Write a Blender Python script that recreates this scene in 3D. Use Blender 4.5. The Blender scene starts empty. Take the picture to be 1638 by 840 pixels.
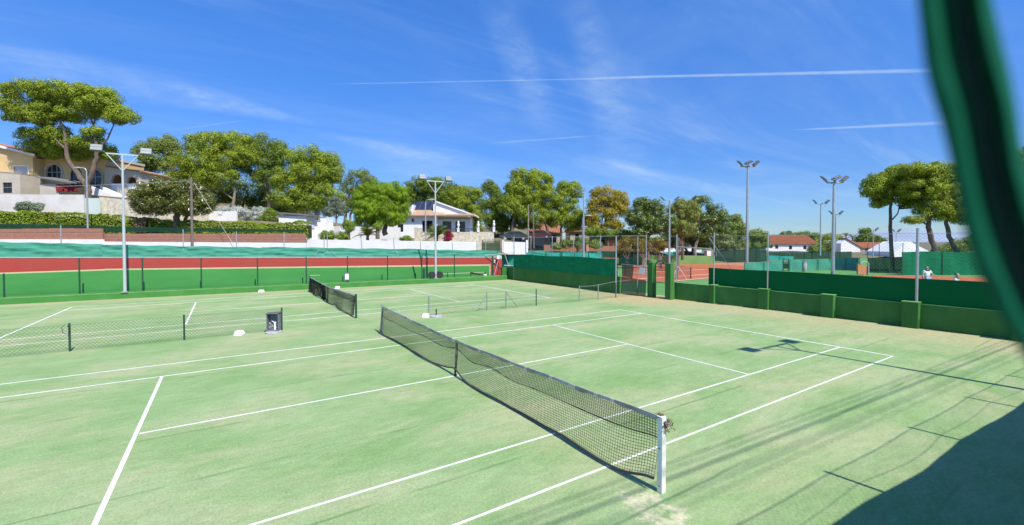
import bpy, math, random
import numpy as np
from mathutils import Vector, Matrix
R_ = math.radians
scene = bpy.context.scene
COL = scene.collection

# ------------------------------------------------------------------ camera
CAM = Vector((-5.0335, -4.8590, 3.4650))
YAW, PITCH, ROLL, FPX = -0.57782, -0.02132, -0.00121, 708.22
PW, PH = 1638.0, 840.0
CYP = 402.0                                # the photograph is cropped: its axis lies above its middle
_r0 = Vector((math.cos(YAW), math.sin(YAW), 0))
FWD = Vector((-math.sin(YAW)*math.cos(PITCH), math.cos(YAW)*math.cos(PITCH), math.sin(PITCH)))
_u0 = _r0.cross(FWD)
RGT = _r0*math.cos(ROLL) + _u0*math.sin(ROLL)
UPV = _u0*math.cos(ROLL) - _r0*math.sin(ROLL)
cam_data = bpy.data.cameras.new('camera')
cam = bpy.data.objects.new('camera', cam_data)
COL.objects.link(cam)
cam.matrix_world = Matrix(((RGT.x, UPV.x, -FWD.x, CAM.x), (RGT.y, UPV.y, -FWD.y, CAM.y),
                           (RGT.z, UPV.z, -FWD.z, CAM.z), (0, 0, 0, 1)))
cam_data.sensor_width = 36.0
cam_data.lens = FPX/PW*36.0
cam_data.shift_y = -(PH/2-CYP)/PW
cam_data.clip_start = 0.02
cam_data.clip_end = 9000.0
cam_data.dof.use_dof = True
cam_data.dof.focus_distance = 16.0
cam_data.dof.aperture_fstop = 3.1
scene.camera = cam

# ------------------------------------------------------------------ light
SUN_EL = R_(53.0)
SUN_AZ_OFF = R_(4.0)                      # shadows run along +Y, a little towards -X
TO_SUN = Vector((math.sin(SUN_AZ_OFF)*math.cos(SUN_EL), -math.cos(SUN_AZ_OFF)*math.cos(SUN_EL), math.sin(SUN_EL)))
sd = bpy.data.lights.new('sun', 'SUN')
sd.energy = 4.6
sd.angle = R_(0.53)
sd.color = (1.0, 0.95, 0.87)
sun = bpy.data.objects.new('sun', sd)
COL.objects.link(sun)
sun.rotation_euler = (-TO_SUN).to_track_quat('-Z', 'Y').to_euler()
SKY_STRENGTH = 0.15
scene.view_settings.view_transform = 'Standard'
scene.view_settings.look = 'None'
scene.view_settings.gamma = 1.0
scene.view_settings.use_curve_mapping = False
scene.view_settings.exposure = 0.34

def raydir(x, y):
    return FWD + RGT*((x-PW/2)/FPX) + UPV*((CYP-y)/FPX)
def at(x, y, D):                          # the point D metres into the scene seen at pixel (x, y)
    return CAM + raydir(x, y)*D
def gnd(x, y, z=0.0):                     # the point of the level z seen at pixel (x, y)
    d = raydir(x, y)
    return CAM + d*((z-CAM.z)/d.z)

# ------------------------------------------------------------------ sky
world = bpy.data.worlds.new('World')
scene.world = world
world.use_nodes = True
nt = world.node_tree
for n in list(nt.nodes): nt.nodes.remove(n)
def wn(t, **k):
    n = nt.nodes.new(t)
    for a, v in k.items(): setattr(n, a, v)
    return n
def wmath(op, a, b=None, clamp=False):
    n = wn('ShaderNodeMath', operation=op, use_clamp=clamp)
    for i, v in enumerate((a, b)):
        if v is None: continue
        if isinstance(v, (int, float)): n.inputs[i].default_value = v
        else: nt.links.new(v, n.inputs[i])
    return n.outputs[0]
def wdot(sock, vec):
    n = wn('ShaderNodeVectorMath', operation='DOT_PRODUCT')
    nt.links.new(sock, n.inputs[0]); n.inputs[1].default_value = vec
    return n.outputs['Value']
def wsmooth(val, a, b, c=0.0, d=1.0):
    n = wn('ShaderNodeMapRange', interpolation_type='SMOOTHSTEP')
    nt.links.new(val, n.inputs[0])
    for i, v in enumerate((a, b, c, d)): n.inputs[i+1].default_value = v
    return n.outputs[0]
tc = wn('ShaderNodeTexCoord')
nrm = wn('ShaderNodeVectorMath', operation='NORMALIZE')
nt.links.new(tc.outputs['Generated'], nrm.inputs[0])
DIR = nrm.outputs[0]
sky = wn('ShaderNodeTexSky', sky_type='NISHITA')
sky.sun_disc = False
sky.sun_elevation = SUN_EL
sky.sun_rotation = math.pi - SUN_AZ_OFF
sky.altitude = 50.0
sky.air_density = 1.0
sky.dust_density = 0.1
sky.ozone_density = 2.2
hs = wn('ShaderNodeHueSaturation')
hs.inputs['Hue'].default_value = 0.510
hs.inputs['Saturation'].default_value = 1.28
hs.inputs['Value'].default_value = 1.0
nt.links.new(sky.outputs[0], hs.inputs['Color'])
# cirrus: stretched noise in a plane far overhead
sep = wn('ShaderNodeSeparateXYZ'); nt.links.new(DIR, sep.inputs[0])
zz = wmath('MAXIMUM', wmath('ADD', sep.outputs[2], 0.12), 0.05)
px_ = wmath('DIVIDE', sep.outputs[0], zz); py_ = wmath('DIVIDE', sep.outputs[1], zz)
cmb = wn('ShaderNodeCombineXYZ'); nt.links.new(px_, cmb.inputs[0]); nt.links.new(py_, cmb.inputs[1])
def cloud_noise(rot, sx, sy, scale, lo, hi, detail=8, rough=0.62, dist=0.7, off=(0, 0, 0)):
    m = wn('ShaderNodeMapping'); nt.links.new(cmb.outputs[0], m.inputs[0])
    m.inputs['Rotation'].default_value = (0, 0, rot); m.inputs['Scale'].default_value = (sx, sy, 1)
    m.inputs['Location'].default_value = off
    t = wn('ShaderNodeTexNoise'); nt.links.new(m.outputs[0], t.inputs['Vector'])
    t.inputs['Scale'].default_value = scale; t.inputs['Detail'].default_value = detail
    t.inputs['Roughness'].default_value = rough; t.inputs['Distortion'].default_value = dist
    return wsmooth(t.outputs[0], lo, hi)
c1 = cloud_noise(R_(35), 0.55, 1.5, 0.8, 0.40, 0.82)
c2 = cloud_noise(R_(-38), 0.35, 2.2, 1.1, 0.47, 0.82, off=(3.1, 1.7, 0))
c3 = cloud_noise(R_(10), 0.5, 0.6, 0.8, 0.36, 0.72, dist=0.2, off=(7, 2, 0))
low = wsmooth(sep.outputs[2], 0.42, 0.02)
cl = wmath('MULTIPLY', wmath('ADD', wmath('MULTIPLY', c1, 0.55), wmath('MULTIPLY', c2, 0.5)), wmath('ADD', wmath('MULTIPLY', c3, 0.8), 0.2))
cl = wmath('MULTIPLY', cl, wmath('ADD', wmath('MULTIPLY', low, 0.25), 0.55))
fine_ = cloud_noise(R_(20), 1.0, 1.0, 9.0, 0.30, 0.72, dist=0.3)
def streak(x1, y1, x2, y2, w1, w2, amp, fade=0.15, rag=0.5):     # a straight vapour trail between two directions of the sky
    d1 = raydir(x1, y1).normalized(); d2 = raydir(x2, y2).normalized()
    n = d1.cross(d2).normalized(); e = d2-d1; L = e.length; e = e/L
    t = wmath('DIVIDE', wmath('SUBTRACT', wdot(DIR, e), d1.dot(e)), L)
    w = wmath('ADD', w1, wmath('MULTIPLY', t, w2-w1))
    w = wmath('MAXIMUM', w, min(w1, w2)*0.5)
    off = wmath('ABSOLUTE', wdot(DIR, n))
    a = wsmooth(wmath('DIVIDE', off, w), 1.0, 0.15)
    b = wmath('MULTIPLY', wsmooth(t, -fade, fade), wsmooth(t, 1.0+fade, 1.0-fade))
    front = wsmooth(wdot(DIR, (d1+d2).normalized()), 0.2, 0.4)
    r = wmath('ADD', wmath('MULTIPLY', fine_, rag), 1.0-rag)
    return wmath('MULTIPLY', wmath('MULTIPLY', wmath('MULTIPLY', a, b), wmath('MULTIPLY', r, front)), amp)
for args in ((980, 124, 1480, 113, .0030, .0044, .44, .12, .35), (560, 134, 1010, 125, .0016, .0022, .25, .1, .4),
             (1290, 207, 1500, 197, .0020, .0045, .42, .2, .4), (800, 228, 940, 218, .0030, .0022, .22, .2, .4),
             (545, 222, 730, 258, .012, .018, .24, .3, .75), (300, 150, 480, 193, .030, .010, .26, .35, .7),
             (0, 92, 330, 160, .045, .030, .18, .3, .7), (800, 20, 870, 190, .05, .05, .20, .35, .7),
             (930, 20, 1000, 240, .05, .07, .18, .4, .7), (300, 205, 380, 194, .002, .002, .14, .3, .4)):
    cl = wmath('ADD', cl, streak(*args))
cl = wmath('MINIMUM', cl, 0.85)
mx = wn('ShaderNodeMix', data_type='RGBA')
# the clear sky of the place: deep azure overhead, paler blue low down
gr_ = wn('ShaderNodeMix', data_type='RGBA'); nt.links.new(wsmooth(sep.outputs[2], 0.0, 0.55), gr_.inputs[0])
gr_.inputs[6].default_value = (0.33, 0.46, 0.72, 1); gr_.inputs[7].default_value = (0.74, 1.02, 1.20, 1)
mu = wn('ShaderNodeMix', data_type='RGBA', blend_type='MULTIPLY'); mu.inputs[0].default_value = 1.0
nt.links.new(hs.outputs[0], mu.inputs[6]); nt.links.new(gr_.outputs[2], mu.inputs[7])
nt.links.new(cl, mx.inputs[0]); nt.links.new(mu.outputs[2], mx.inputs[6])
mx.inputs[7].default_value = (3.5, 4.4, 5.4, 1)
bg = wn('ShaderNodeBackground'); bg.inputs[1].default_value = SKY_STRENGTH
nt.links.new(mx.outputs[2], bg.inputs[0])
wo = wn('ShaderNodeOutputWorld'); nt.links.new(bg.outputs[0], wo.inputs[0])

# ------------------------------------------------------------------ helpers
class MB:
    """collects shapes and links them as ONE mesh object"""
    def __init__(s): s.v = []; s.f = []; s.m = []; s.mi = 0
    def add(s, vs, fs):
        o = len(s.v); s.v += [tuple(a) for a in vs]
        for f in fs: s.f.append([i+o for i in f]); s.m.append(s.mi)
    def box(s, x0, x1, y0, y1, z0, z1):
        s.add([(x0, y0, z0), (x1, y0, z0), (x1, y1, z0), (x0, y1, z0), (x0, y0, z1), (x1, y0, z1), (x1, y1, z1), (x0, y1, z1)],
              [(0, 3, 2, 1), (4, 5, 6, 7), (0, 1, 5, 4), (1, 2, 6, 5), (2, 3, 7, 6), (3, 0, 4, 7)])
    def obox(s, c, sx, sy, sz, M=None):
        M = M or Matrix.Identity(3); c = Vector(c); vs = []
        for k in (-1, 1):
            for i, j in ((-1, -1), (1, -1), (1, 1), (-1, 1)):
                vs.append(c + M @ Vector((i*sx/2, j*sy/2, k*sz/2)))
        s.add(vs, [(0, 3, 2, 1), (4, 5, 6, 7), (0, 1, 5, 4), (1, 2, 6, 5), (2, 3, 7, 6), (3, 0, 4, 7)])
    def tube(s, p0, p1, r0, r1=None, n=8, cap=True):
        r1 = r0 if r1 is None else r1
        p0 = Vector(p0); p1 = Vector(p1); d = (p1-p0)
        if d.length < 1e-6: return
        d.normalize(); a = d.orthogonal().normalized(); b = d.cross(a); vs = []
        for p, r in ((p0, r0), (p1, r1)):
            for i in range(n):
                t = 2*math.pi*i/n + math.pi/n; vs.append(p + a*(math.cos(t)*r) + b*(math.sin(t)*r))
        fs = [(i, (i+1) % n, n+(i+1) % n, n+i) for i in range(n)]
        if cap: fs += [tuple(range(n-1, -1, -1)), tuple(range(n, 2*n))]
        s.add(vs, fs)
    def path(s, pts, rads, n=8):
        pts = [Vector(p) for p in pts]
        if isinstance(rads, (int, float)): rads = [rads]*len(pts)
        vs = []; a = None
        for i, p in enumerate(pts):
            d = (pts[min(i+1, len(pts)-1)] - pts[max(i-1, 0)]).normalized()
            a = (d.orthogonal() if a is None else (a - d*a.dot(d))).normalized(); b = d.cross(a)
            for k in range(n):
                t = 2*math.pi*k/n; vs.append(p + a*(math.cos(t)*rads[i]) + b*(math.sin(t)*rads[i]))
        fs = []
        for i in range(len(pts)-1):
            for k in range(n): fs.append((i*n+k, i*n+(k+1) % n, (i+1)*n+(k+1) % n, (i+1)*n+k))
        fs += [tuple(range(n-1, -1, -1)), tuple(range((len(pts)-1)*n, len(pts)*n))]
        s.add(vs, fs)
    def lathe(s, prof, c=(0, 0, 0), n=20):
        c = Vector(c); vs = []
        for r, z in prof:
            for i in range(n):
                t = 2*math.pi*i/n; vs.append(c + Vector((math.cos(t)*r, math.sin(t)*r, z)))
        fs = []
        for j in range(len(prof)-1):
            for i in range(n): fs.append((j*n+i, j*n+(i+1) % n, (j+1)*n+(i+1) % n, (j+1)*n+i))
        fs += [tuple(range(n-1, -1, -1)), tuple(range((len(prof)-1)*n, len(prof)*n))]
        s.add(vs, fs)
    def prism(s, poly, y0, y1):            # polygon of (x, z) pushed along y
        n = len(poly)
        s.add([(x, y0, z) for x, z in poly] + [(x, y1, z) for x, z in poly],
              [tuple(range(n)), tuple(range(2*n-1, n-1, -1))] + [(i, n+i, n+(i+1) % n, (i+1) % n) for i in range(n)])
    def slab(s, p, q, h0, h1, th, h0b=None, h1b=None):   # upright slab from p to q (ground points), heights h0..h1 at p, h0b..h1b at q
        p = Vector((p[0], p[1], 0)); q = Vector((q[0], q[1], 0))
        h0b = h0 if h0b is None else h0b; h1b = h1 if h1b is None else h1b
        d = (q-p).normalized(); nrm_ = Vector((-d.y, d.x, 0))*th
        z = lambda a, h: (a.x, a.y, h)
        s.add([z(p, h0), z(q, h0b), z(q+nrm_, h0b), z(p+nrm_, h0), z(p, h1), z(q, h1b), z(q+nrm_, h1b), z(p+nrm_, h1)],
              [(0, 3, 2, 1), (4, 5, 6, 7), (0, 1, 5, 4), (1, 2, 6, 5), (2, 3, 7, 6), (3, 0, 4, 7)])
    def build(s, name, mats, parent=None, smooth=False, bevel=0.0):
        me = bpy.data.meshes.new(name)
        me.from_pydata(s.v, [], s.f)
        mats = mats if isinstance(mats, (list, tuple)) else [mats]
        for m in mats: me.materials.append(m)
        if len(mats) > 1: me.polygons.foreach_set('material_index', s.m)
        if smooth:
            me.polygons.foreach_set('use_smooth', [True]*len(me.polygons))
            try: me.set_sharp_from_angle(angle=R_(40))
            except Exception: pass
        me.update()
        o = bpy.data.objects.new(name, me); COL.objects.link(o)
        if parent is not None: o.parent = parent
        if bevel > 0:
            b = o.modifiers.new('bevel', 'BEVEL'); b.width = bevel; b.segments = 2; b.limit_method = 'ANGLE'
        return o

def tag(o, label, cat, group=None):
    o['label'] = label; o['category'] = cat
    if group: o['group'] = group
    return o
def thing(name, label, cat, loc=(0, 0, 0), rz=0.0, group=None):
    o = bpy.data.objects.new(name, None); COL.objects.link(o)
    o.empty_display_size = 0.2
    o.location = loc; o.rotation_euler = (0, 0, rz)
    return tag(o, label, cat, group)
def struct(o): o['kind'] = 'structure'; return o
def copy_tree(o, parent=None):
    c = o.copy(); COL.objects.link(c); c.parent = parent
    for ch in list(o.children): copy_tree(ch, c)
    return c

# ------------------------------------------------------------------ materials
def mat(name, col, rough=0.7, col2=None, scale=6.0, detail=5.0, bump=0.0, bscale=None, metal=0.0, lo=0.35, hi=0.68, spec=0.4, coat=0.0, stretch=None):
    m = bpy.data.materials.new(name); m.use_nodes = True
    t = m.node_tree; b = t.nodes['Principled BSDF']
    b.inputs['Base Color'].default_value = (*col, 1); b.inputs['Roughness'].default_value = rough
    b.inputs['Metallic'].default_value = metal; b.inputs['Specular IOR Level'].default_value = spec
    if coat: b.inputs['Coat Weight'].default_value = coat
    if col2 is not None or bump:
        co = t.nodes.new('ShaderNodeTexCoord'); src = co.outputs['Object']
        if stretch:
            mp = t.nodes.new('ShaderNodeMapping'); t.links.new(src, mp.inputs[0]); mp.inputs['Scale'].default_value = stretch; src = mp.outputs[0]
    if col2 is not None:
        n = t.nodes.new('ShaderNodeTexNoise'); t.links.new(src, n.inputs['Vector'])
        n.inputs['Scale'].default_value = scale; n.inputs['Detail'].default_value = detail; n.inputs['Roughness'].default_value = 0.65
        r = t.nodes.new('ShaderNodeValToRGB'); t.links.new(n.outputs[0], r.inputs[0])
        r.color_ramp.elements[0].position = lo; r.color_ramp.elements[1].position = hi
        r.color_ramp.elements[0].color = (*col, 1); r.color_ramp.elements[1].color = (*col2, 1)
        t.links.new(r.outputs[0], b.inputs['Base Color'])
    if bump:
        n2 = t.nodes.new('ShaderNodeTexNoise'); t.links.new(src, n2.inputs['Vector'])
        n2.inputs['Scale'].default_value = bscale or scale*4; n2.inputs['Detail'].default_value = 4
        bp = t.nodes.new('ShaderNodeBump'); bp.inputs['Strength'].default_value = bump; bp.inputs['Distance'].default_value = 0.02
        t.links.new(n2.outputs[0], bp.inputs['Height']); t.links.new(bp.outputs[0], b.inputs['Normal'])
    return m

def leafmat(name, c1, c2, c3=None, p3=0.85, trans=0.15, rough=0.55, spec=0.25):
    m = bpy.data.materials.new(name); m.use_nodes = True
    t = m.node_tree; b = t.nodes['Principled BSDF']
    g = t.nodes.new('ShaderNodeNewGeometry')
    r = t.nodes.new('ShaderNodeValToRGB'); t.links.new(g.outputs['Random Per Island'], r.inputs[0])
    r.color_ramp.elements[0].color = (*c1, 1); r.color_ramp.elements[1].color = (*c2, 1)
    r.color_ramp.elements[1].position = 0.8
    if c3 is not None:
        e = r.color_ramp.elements.new(p3); e.color = (*c3, 1)
    co = t.nodes.new('ShaderNodeTexCoord'); n = t.nodes.new('ShaderNodeTexNoise')
    t.links.new(co.outputs['Object'], n.inputs['Vector']); n.inputs['Scale'].default_value = 0.45; n.inputs['Detail'].default_value = 3
    mr = t.nodes.new('ShaderNodeMapRange'); t.links.new(n.outputs[0], mr.inputs[0])
    for i, v in enumerate((0.3, 0.7, 0.72, 1.3)): mr.inputs[i+1].default_value = v
    h = t.nodes.new('ShaderNodeHueSaturation'); t.links.new(r.outputs[0], h.inputs['Color']); t.links.new(mr.outputs[0], h.inputs['Value'])
    t.links.new(h.outputs[0], b.inputs['Base Color'])
    b.inputs['Roughness'].default_value = rough; b.inputs['Specular IOR Level'].default_value = spec
    tr = t.nodes.new('ShaderNodeBsdfTranslucent'); t.links.new(h.outputs[0], tr.inputs[0])
    ms = t.nodes.new('ShaderNodeMixShader'); ms.inputs[0].default_value = trans
    t.links.new(b.outputs[0], ms.inputs[1]); t.links.new(tr.outputs[0], ms.inputs[2])
    t.links.new(ms.outputs[0], t.nodes['Material Output'].inputs[0])
    return m

def turf_mat():
    m = bpy.data.materials.new('sanded_turf'); m.use_nodes = True
    t = m.node_tree; b = t.nodes['Principled BSDF']; L = t.links
    co = t.nodes.new('ShaderNodeTexCoord')
    def noise(scale, sx, sy, detail, rough=0.6, off=0.0, dist=0.0):
        mp = t.nodes.new('ShaderNodeMapping'); L.new(co.outputs['Object'], mp.inputs[0])
        mp.inputs['Scale'].default_value = (sx, sy, 1); mp.inputs['Location'].default_value = (off, off*1.7, 0)
        n = t.nodes.new('ShaderNodeTexNoise'); L.new(mp.outputs[0], n.inputs['Vector'])
        n.inputs['Scale'].default_value = scale; n.inputs['Detail'].default_value = detail
        n.inputs['Roughness'].default_value = rough; n.inputs['Distortion'].default_value = dist
        return n.outputs[0]
    def ss(v, a, bb, c=0.0, d=1.0):
        n = t.nodes.new('ShaderNodeMapRange'); n.interpolation_type = 'SMOOTHSTEP'; L.new(v, n.inputs[0])
        for i, q in enumerate((a, bb, c, d)): n.inputs[i+1].default_value = q
        return n.outputs[0]
    def mth(op, a, bb):
        n = t.nodes.new('ShaderNodeMath'); n.operation = op
        for i, v in enumerate((a, bb)):
            if isinstance(v, (int, float)): n.inputs[i].default_value = v
            else: L.new(v, n.inputs[i])
        return n.outputs[0]
    def mix(f, a, bb):
        n = t.nodes.new('ShaderNodeMix'); n.data_type = 'RGBA'; L.new(f, n.inputs[0])
        for i, v in ((6, a), (7, bb)):
            if isinstance(v, tuple): n.inputs[i].default_value = (*v, 1)
            else: L.new(v, n.inputs[i])
        return n.outputs[2]
    green = mix(ss(noise(0.35, 1, 1.6, 5, 0.6), 0.3, 0.7), (0.212, 0.345, 0.122), (0.300, 0.410, 0.185))
    sand_f = mth('MULTIPLY', ss(noise(0.33, 0.75, 1.3, 9, 0.70, 4.0, 0.5), 0.42, 0.68), 0.95)
    col = mix(sand_f, green, (0.400, 0.425, 0.225))
    pale_f = mth('MULTIPLY', ss(noise(1.1, 0.35, 1.5, 8, 0.7, 9.0, 0.4), 0.5, 0.78), 0.38)
    col = mix(pale_f, col, (0.360, 0.475, 0.265))
    # worn, dirty strips beside the walls
    sx = t.nodes.new('ShaderNodeSeparateXYZ'); L.new(co.outputs['Object'], sx.inputs[0])
    n3 = noise(0.8, 1, 1, 6, 0.7, 2.0)
    edge = ss(mth('ADD', sx.outputs[0], mth('MULTIPLY', n3, 2.6)), 14.3, 19.0, 0.0, 0.85)
    edge2 = ss(mth('ADD', mth('ADD', sx.outputs[1], mth('MULTIPLY', sx.outputs[0], 0.056)), mth('MULTIPLY', n3, 2.2)), 29.0, 32.0, 0.0, 0.7)
    col = mix(mth('MAXIMUM', edge, edge2), col, (0.43, 0.40, 0.215))
    gate = t.nodes.new('ShaderNodeVectorMath'); gate.operation = 'DISTANCE'; L.new(co.outputs['Object'], gate.inputs[0]); gate.inputs[1].default_value = (16.4, 13.6, 0)
    gf = mth('MULTIPLY', ss(mth('ADD', gate.outputs['Value'], mth('MULTIPLY', n3, 3.0)), 6.2, 1.0), 0.8)
    col = mix(gf, col, (0.52, 0.36, 0.18))
    # bleached bare patch by the net post
    pt = t.nodes.new('ShaderNodeMapping'); L.new(co.outputs['Object'], pt.inputs[0]); pt.inputs['Location'].default_value = (-0.10, 1.42, 0); pt.inputs['Scale'].default_value = (1.5, 1.15, 1); pt.inputs['Rotation'].default_value = (0, 0, .5)
    ln = t.nodes.new('ShaderNodeVectorMath'); ln.operation = 'LENGTH'; L.new(pt.outputs[0], ln.inputs[0])
    n4 = noise(9.0, 1, 1, 8, 0.75, 1.0)
    n5 = noise(2.6, 1, 1, 5, 0.65, 5.0)
    rad = mth('ADD', ln.outputs['Value'], mth('MULTIPLY', mth('SUBTRACT', n5, 0.5), 1.1))
    ring = mth('SUBTRACT', 0.34, mth('ABSOLUTE', mth('SUBTRACT', rad, 0.30), 0))
    pf = mth('MULTIPLY', ss(mth('ADD', n4, mth('MULTIPLY', ring, 0.8)), 0.52, 0.80), 0.85)
    pf = mth('MULTIPLY', pf, ss(ln.outputs['Value'], 0.85, 0.6))
    col = mix(pf, col, (0.62, 0.57, 0.38))
    # turf seams: thin darker joins every few metres, broken up
    wv = mth('ABSOLUTE', mth('SUBTRACT', mth('FRACT', mth('DIVIDE', mth('ADD', sx.outputs[1], mth('MULTIPLY', n3, 0.10)), 2.05), 0), 0.5), 0)
    seam = mth('MULTIPLY', ss(wv, 0.018, 0.006), ss(noise(0.5, 1, 1, 3, 0.5, 6.0), 0.42, 0.62, 0.0, 0.55))
    col = mix(seam, col, (0.10, 0.20, 0.075))
    # fibre grain
    gr = ss(noise(30.0, 1, 0.6, 5, 0.85), 0.25, 0.75, 0.74, 1.22)
    g2 = ss(noise(5.0, 0.5, 1.2, 8, 0.75, 3.0), 0.3, 0.7, 0.89, 1.09)
    h = t.nodes.new('ShaderNodeHueSaturation'); L.new(col, h.inputs['Color']); L.new(mth('MULTIPLY', gr, g2), h.inputs['Value'])
    L.new(h.outputs[0], b.inputs['Base Color'])
    b.inputs['Roughness'].default_value = 0.95; b.inputs['Specular IOR Level'].default_value = 0.1
    bp = t.nodes.new('ShaderNodeBump'); bp.inputs['Strength'].default_value = 0.35; bp.inputs['Distance'].default_value = 0.01
    L.new(noise(60.0, 1, 1, 3, 0.7), bp.inputs['Height']); L.new(bp.outputs[0], b.inputs['Normal'])
    return m

M = {}
M['turf'] = turf_mat()
M['line'] = mat('line_white', (0.80, 0.80, 0.74), 0.85, (0.46, 0.56, 0.36), 4, 10, lo=0.44, hi=0.76)
M['dirt'] = mat('dry_earth', (0.20, 0.16, 0.10), 0.95, (0.12, 0.13, 0.06), 0.12, 8, bump=0.4, bscale=2)
M['hill'] = mat('garden_ground', (0.24, 0.18, 0.10), 0.95, (0.10, 0.12, 0.045), 0.35, 8, bump=0.5, bscale=2)
M['clay'] = mat('red_clay', (0.47, 0.135, 0.055), 0.95, (0.40, 0.11, 0.045), 1.5, 7, bump=0.2)
M['clay_dusty'] = mat('dusty_clay', (0.52, 0.22, 0.11), 0.95, (0.45, 0.17, 0.08), 1.2, 7)
M['surround'] = mat('green_surround', (0.085, 0.25, 0.055), 0.9, (0.13, 0.30, 0.08), 0.7, 6)
M['green_wall'] = mat('green_wall_paint', (0.034, 0.155, 0.026), 0.75, (0.068, 0.225, 0.055), 0.8, 10, bump=0.15, bscale=18, lo=0.40, hi=0.75, stretch=(1, 1, .5))
M['green_bright'] = mat('bright_green_paint', (0.050, 0.255, 0.050), 0.7, (0.070, 0.300, 0.068), 0.8, 8, bump=0.08, bscale=20, stretch=(0.4, 0.4, 1.5))
M['curb_green'] = mat('curb_green_paint', (0.045, 0.205, 0.030), 0.8, (0.075, 0.25, 0.055), 1.2, 8, bump=0.15, bscale=20)
M['curb_edge'] = mat('worn_curb_edge', (0.20, 0.40, 0.15), 0.8, (0.07, 0.27, 0.05), 2.0, 8)
M['red_band'] = mat('red_wall_paint', (0.42, 0.045, 0.035), 0.75, (0.37, 0.060, 0.042), 0.8, 7, bump=0.05)
M['beige_band'] = mat('beige_paint', (0.62, 0.50, 0.30), 0.8, (0.52, 0.45, 0.27), 2.0, 6)
M['white_wall'] = mat('white_render', (0.87, 0.86, 0.84), 0.85, (0.78, 0.76, 0.72), 0.8, 8, bump=0.08, bscale=12)
M['old_white'] = mat('stained_white_render', (0.76, 0.72, 0.65), 0.9, (0.58, 0.52, 0.44), 0.6, 9, bump=0.1, bscale=10, lo=0.42, hi=0.75)
M['yellow_wall'] = mat('yellow_render', (0.72, 0.52, 0.24), 0.9, (0.62, 0.44, 0.20), 0.5, 7, bump=0.08, bscale=10)
M['grey_beige'] = mat('beige_render', (0.62, 0.54, 0.42), 0.9, (0.50, 0.43, 0.34), 0.6, 8, bump=0.1)
M['pink_wall'] = mat('salmon_render', (0.62, 0.30, 0.20), 0.9, (0.54, 0.26, 0.18), 1, 5)
M['brick_pink'] = mat('terracotta_blocks', (0.40, 0.19, 0.12), 0.9, (0.33, 0.15, 0.10), 2.5, 7, bump=0.2)
M['dark_pane'] = mat('dark_glass', (0.018, 0.022, 0.028), 0.08, spec=0.6)
M['solar'] = mat('solar_glass', (0.02, 0.026, 0.045), 0.38, (0.03, 0.04, 0.07), 3, spec=0.6)
M['frame_dark'] = mat('dark_frame', (0.06, 0.05, 0.045), 0.5)
M['galv'] = mat('galvanised_steel', (0.50, 0.52, 0.52), 0.5, (0.40, 0.42, 0.43), 4, 5, metal=0.55, spec=0.5)
M['white_steel'] = mat('white_painted_steel', (0.47, 0.50, 0.49), 0.45, (0.38, 0.41, 0.40), 3, 6, lo=0.5, hi=0.8)
M['white_paint'] = mat('white_post_paint', (0.82, 0.82, 0.79), 0.45, (0.68, 0.68, 0.64), 3, 6, lo=0.5, hi=0.8)
M['green_steel'] = mat('dark_green_steel', (0.018, 0.065, 0.040), 0.45, (0.030, 0.085, 0.050), 5)
M['grey_steel'] = mat('weathered_grey_post', (0.33, 0.36, 0.33), 0.6, (0.20, 0.19, 0.15), 6, 7, metal=0.3, lo=0.45, hi=0.7)
M['lamp_grey'] = mat('lamp_housing', (0.16, 0.17, 0.18), 0.5, metal=0.3)
M['lamp_glass'] = mat('lamp_glass', (0.21, 0.235, 0.225), 0.45, spec=0.6)
M['wire'] = mat('fence_wire', (0.040, 0.100, 0.062), 0.5)
M['wire_galv'] = mat('galvanised_wire', (0.30, 0.33, 0.32), 0.5, metal=0.4)
M['cable'] = mat('black_cable', (0.03, 0.03, 0.03), 0.6)
M['net_cord'] = mat('net_cord', (0.022, 0.024, 0.022), 0.8)
M['net_band'] = mat('weathered_headband', (0.38, 0.38, 0.36), 0.85, (0.20, 0.18, 0.15), 2.0, 8, lo=0.4, hi=0.7)
M['net_band_pale'] = mat('pale_headband', (0.62, 0.60, 0.55), 0.85, (0.42, 0.38, 0.34), 3, 8)
M['strap'] = mat('dark_strap', (0.10, 0.09, 0.08), 0.8)
M['rag'] = mat('tangled_rope', (0.16, 0.11, 0.085), 0.9, (0.30, 0.17, 0.08), 18, 3)
M['white_plastic'] = mat('white_plastic', (0.85, 0.84, 0.80), 0.5)
M['concrete'] = mat('grey_concrete', (0.45, 0.45, 0.44), 0.9, (0.34, 0.34, 0.33), 6, 6, bump=0.2)
M['bin_grey'] = mat('speckled_grey_bin', (0.22, 0.23, 0.25), 0.6, (0.12, 0.12, 0.14), 22, 3)
M['bark'] = mat('pine_bark', (0.20, 0.15, 0.11), 0.95, (0.11, 0.08, 0.06), 4, 8, bump=0.8, bscale=14)
M['bark_pale'] = mat('pale_bark', (0.34, 0.29, 0.24), 0.95, (0.20, 0.16, 0.13), 4, 8, bump=0.8, bscale=14)
M['tile'] = mat('terracotta_tiles', (0.46, 0.20, 0.105), 0.9, (0.34, 0.16, 0.09), 3, 7, bump=0.6, bscale=6)
M['tile_tan'] = mat('tan_tiles', (0.42, 0.25, 0.15), 0.9, (0.50, 0.38, 0.27), 5, 7, bump=0.6, bscale=6)
M['tile_far'] = mat('orange_tiles', (0.52, 0.19, 0.09), 0.9, (0.42, 0.17, 0.085), 1.2, 7, bump=0.6, bscale=4)
M['stone'] = mat('pale_stonework', (0.80, 0.74, 0.58), 0.95, (0.44, 0.37, 0.24), 2.6, 9, bump=0.4, bscale=5)
M['wood_pole'] = mat('weathered_wood', (0.24, 0.19, 0.15), 0.9, (0.15, 0.12, 0.10), 5, 7, stretch=(4, 4, 0.4))
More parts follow.
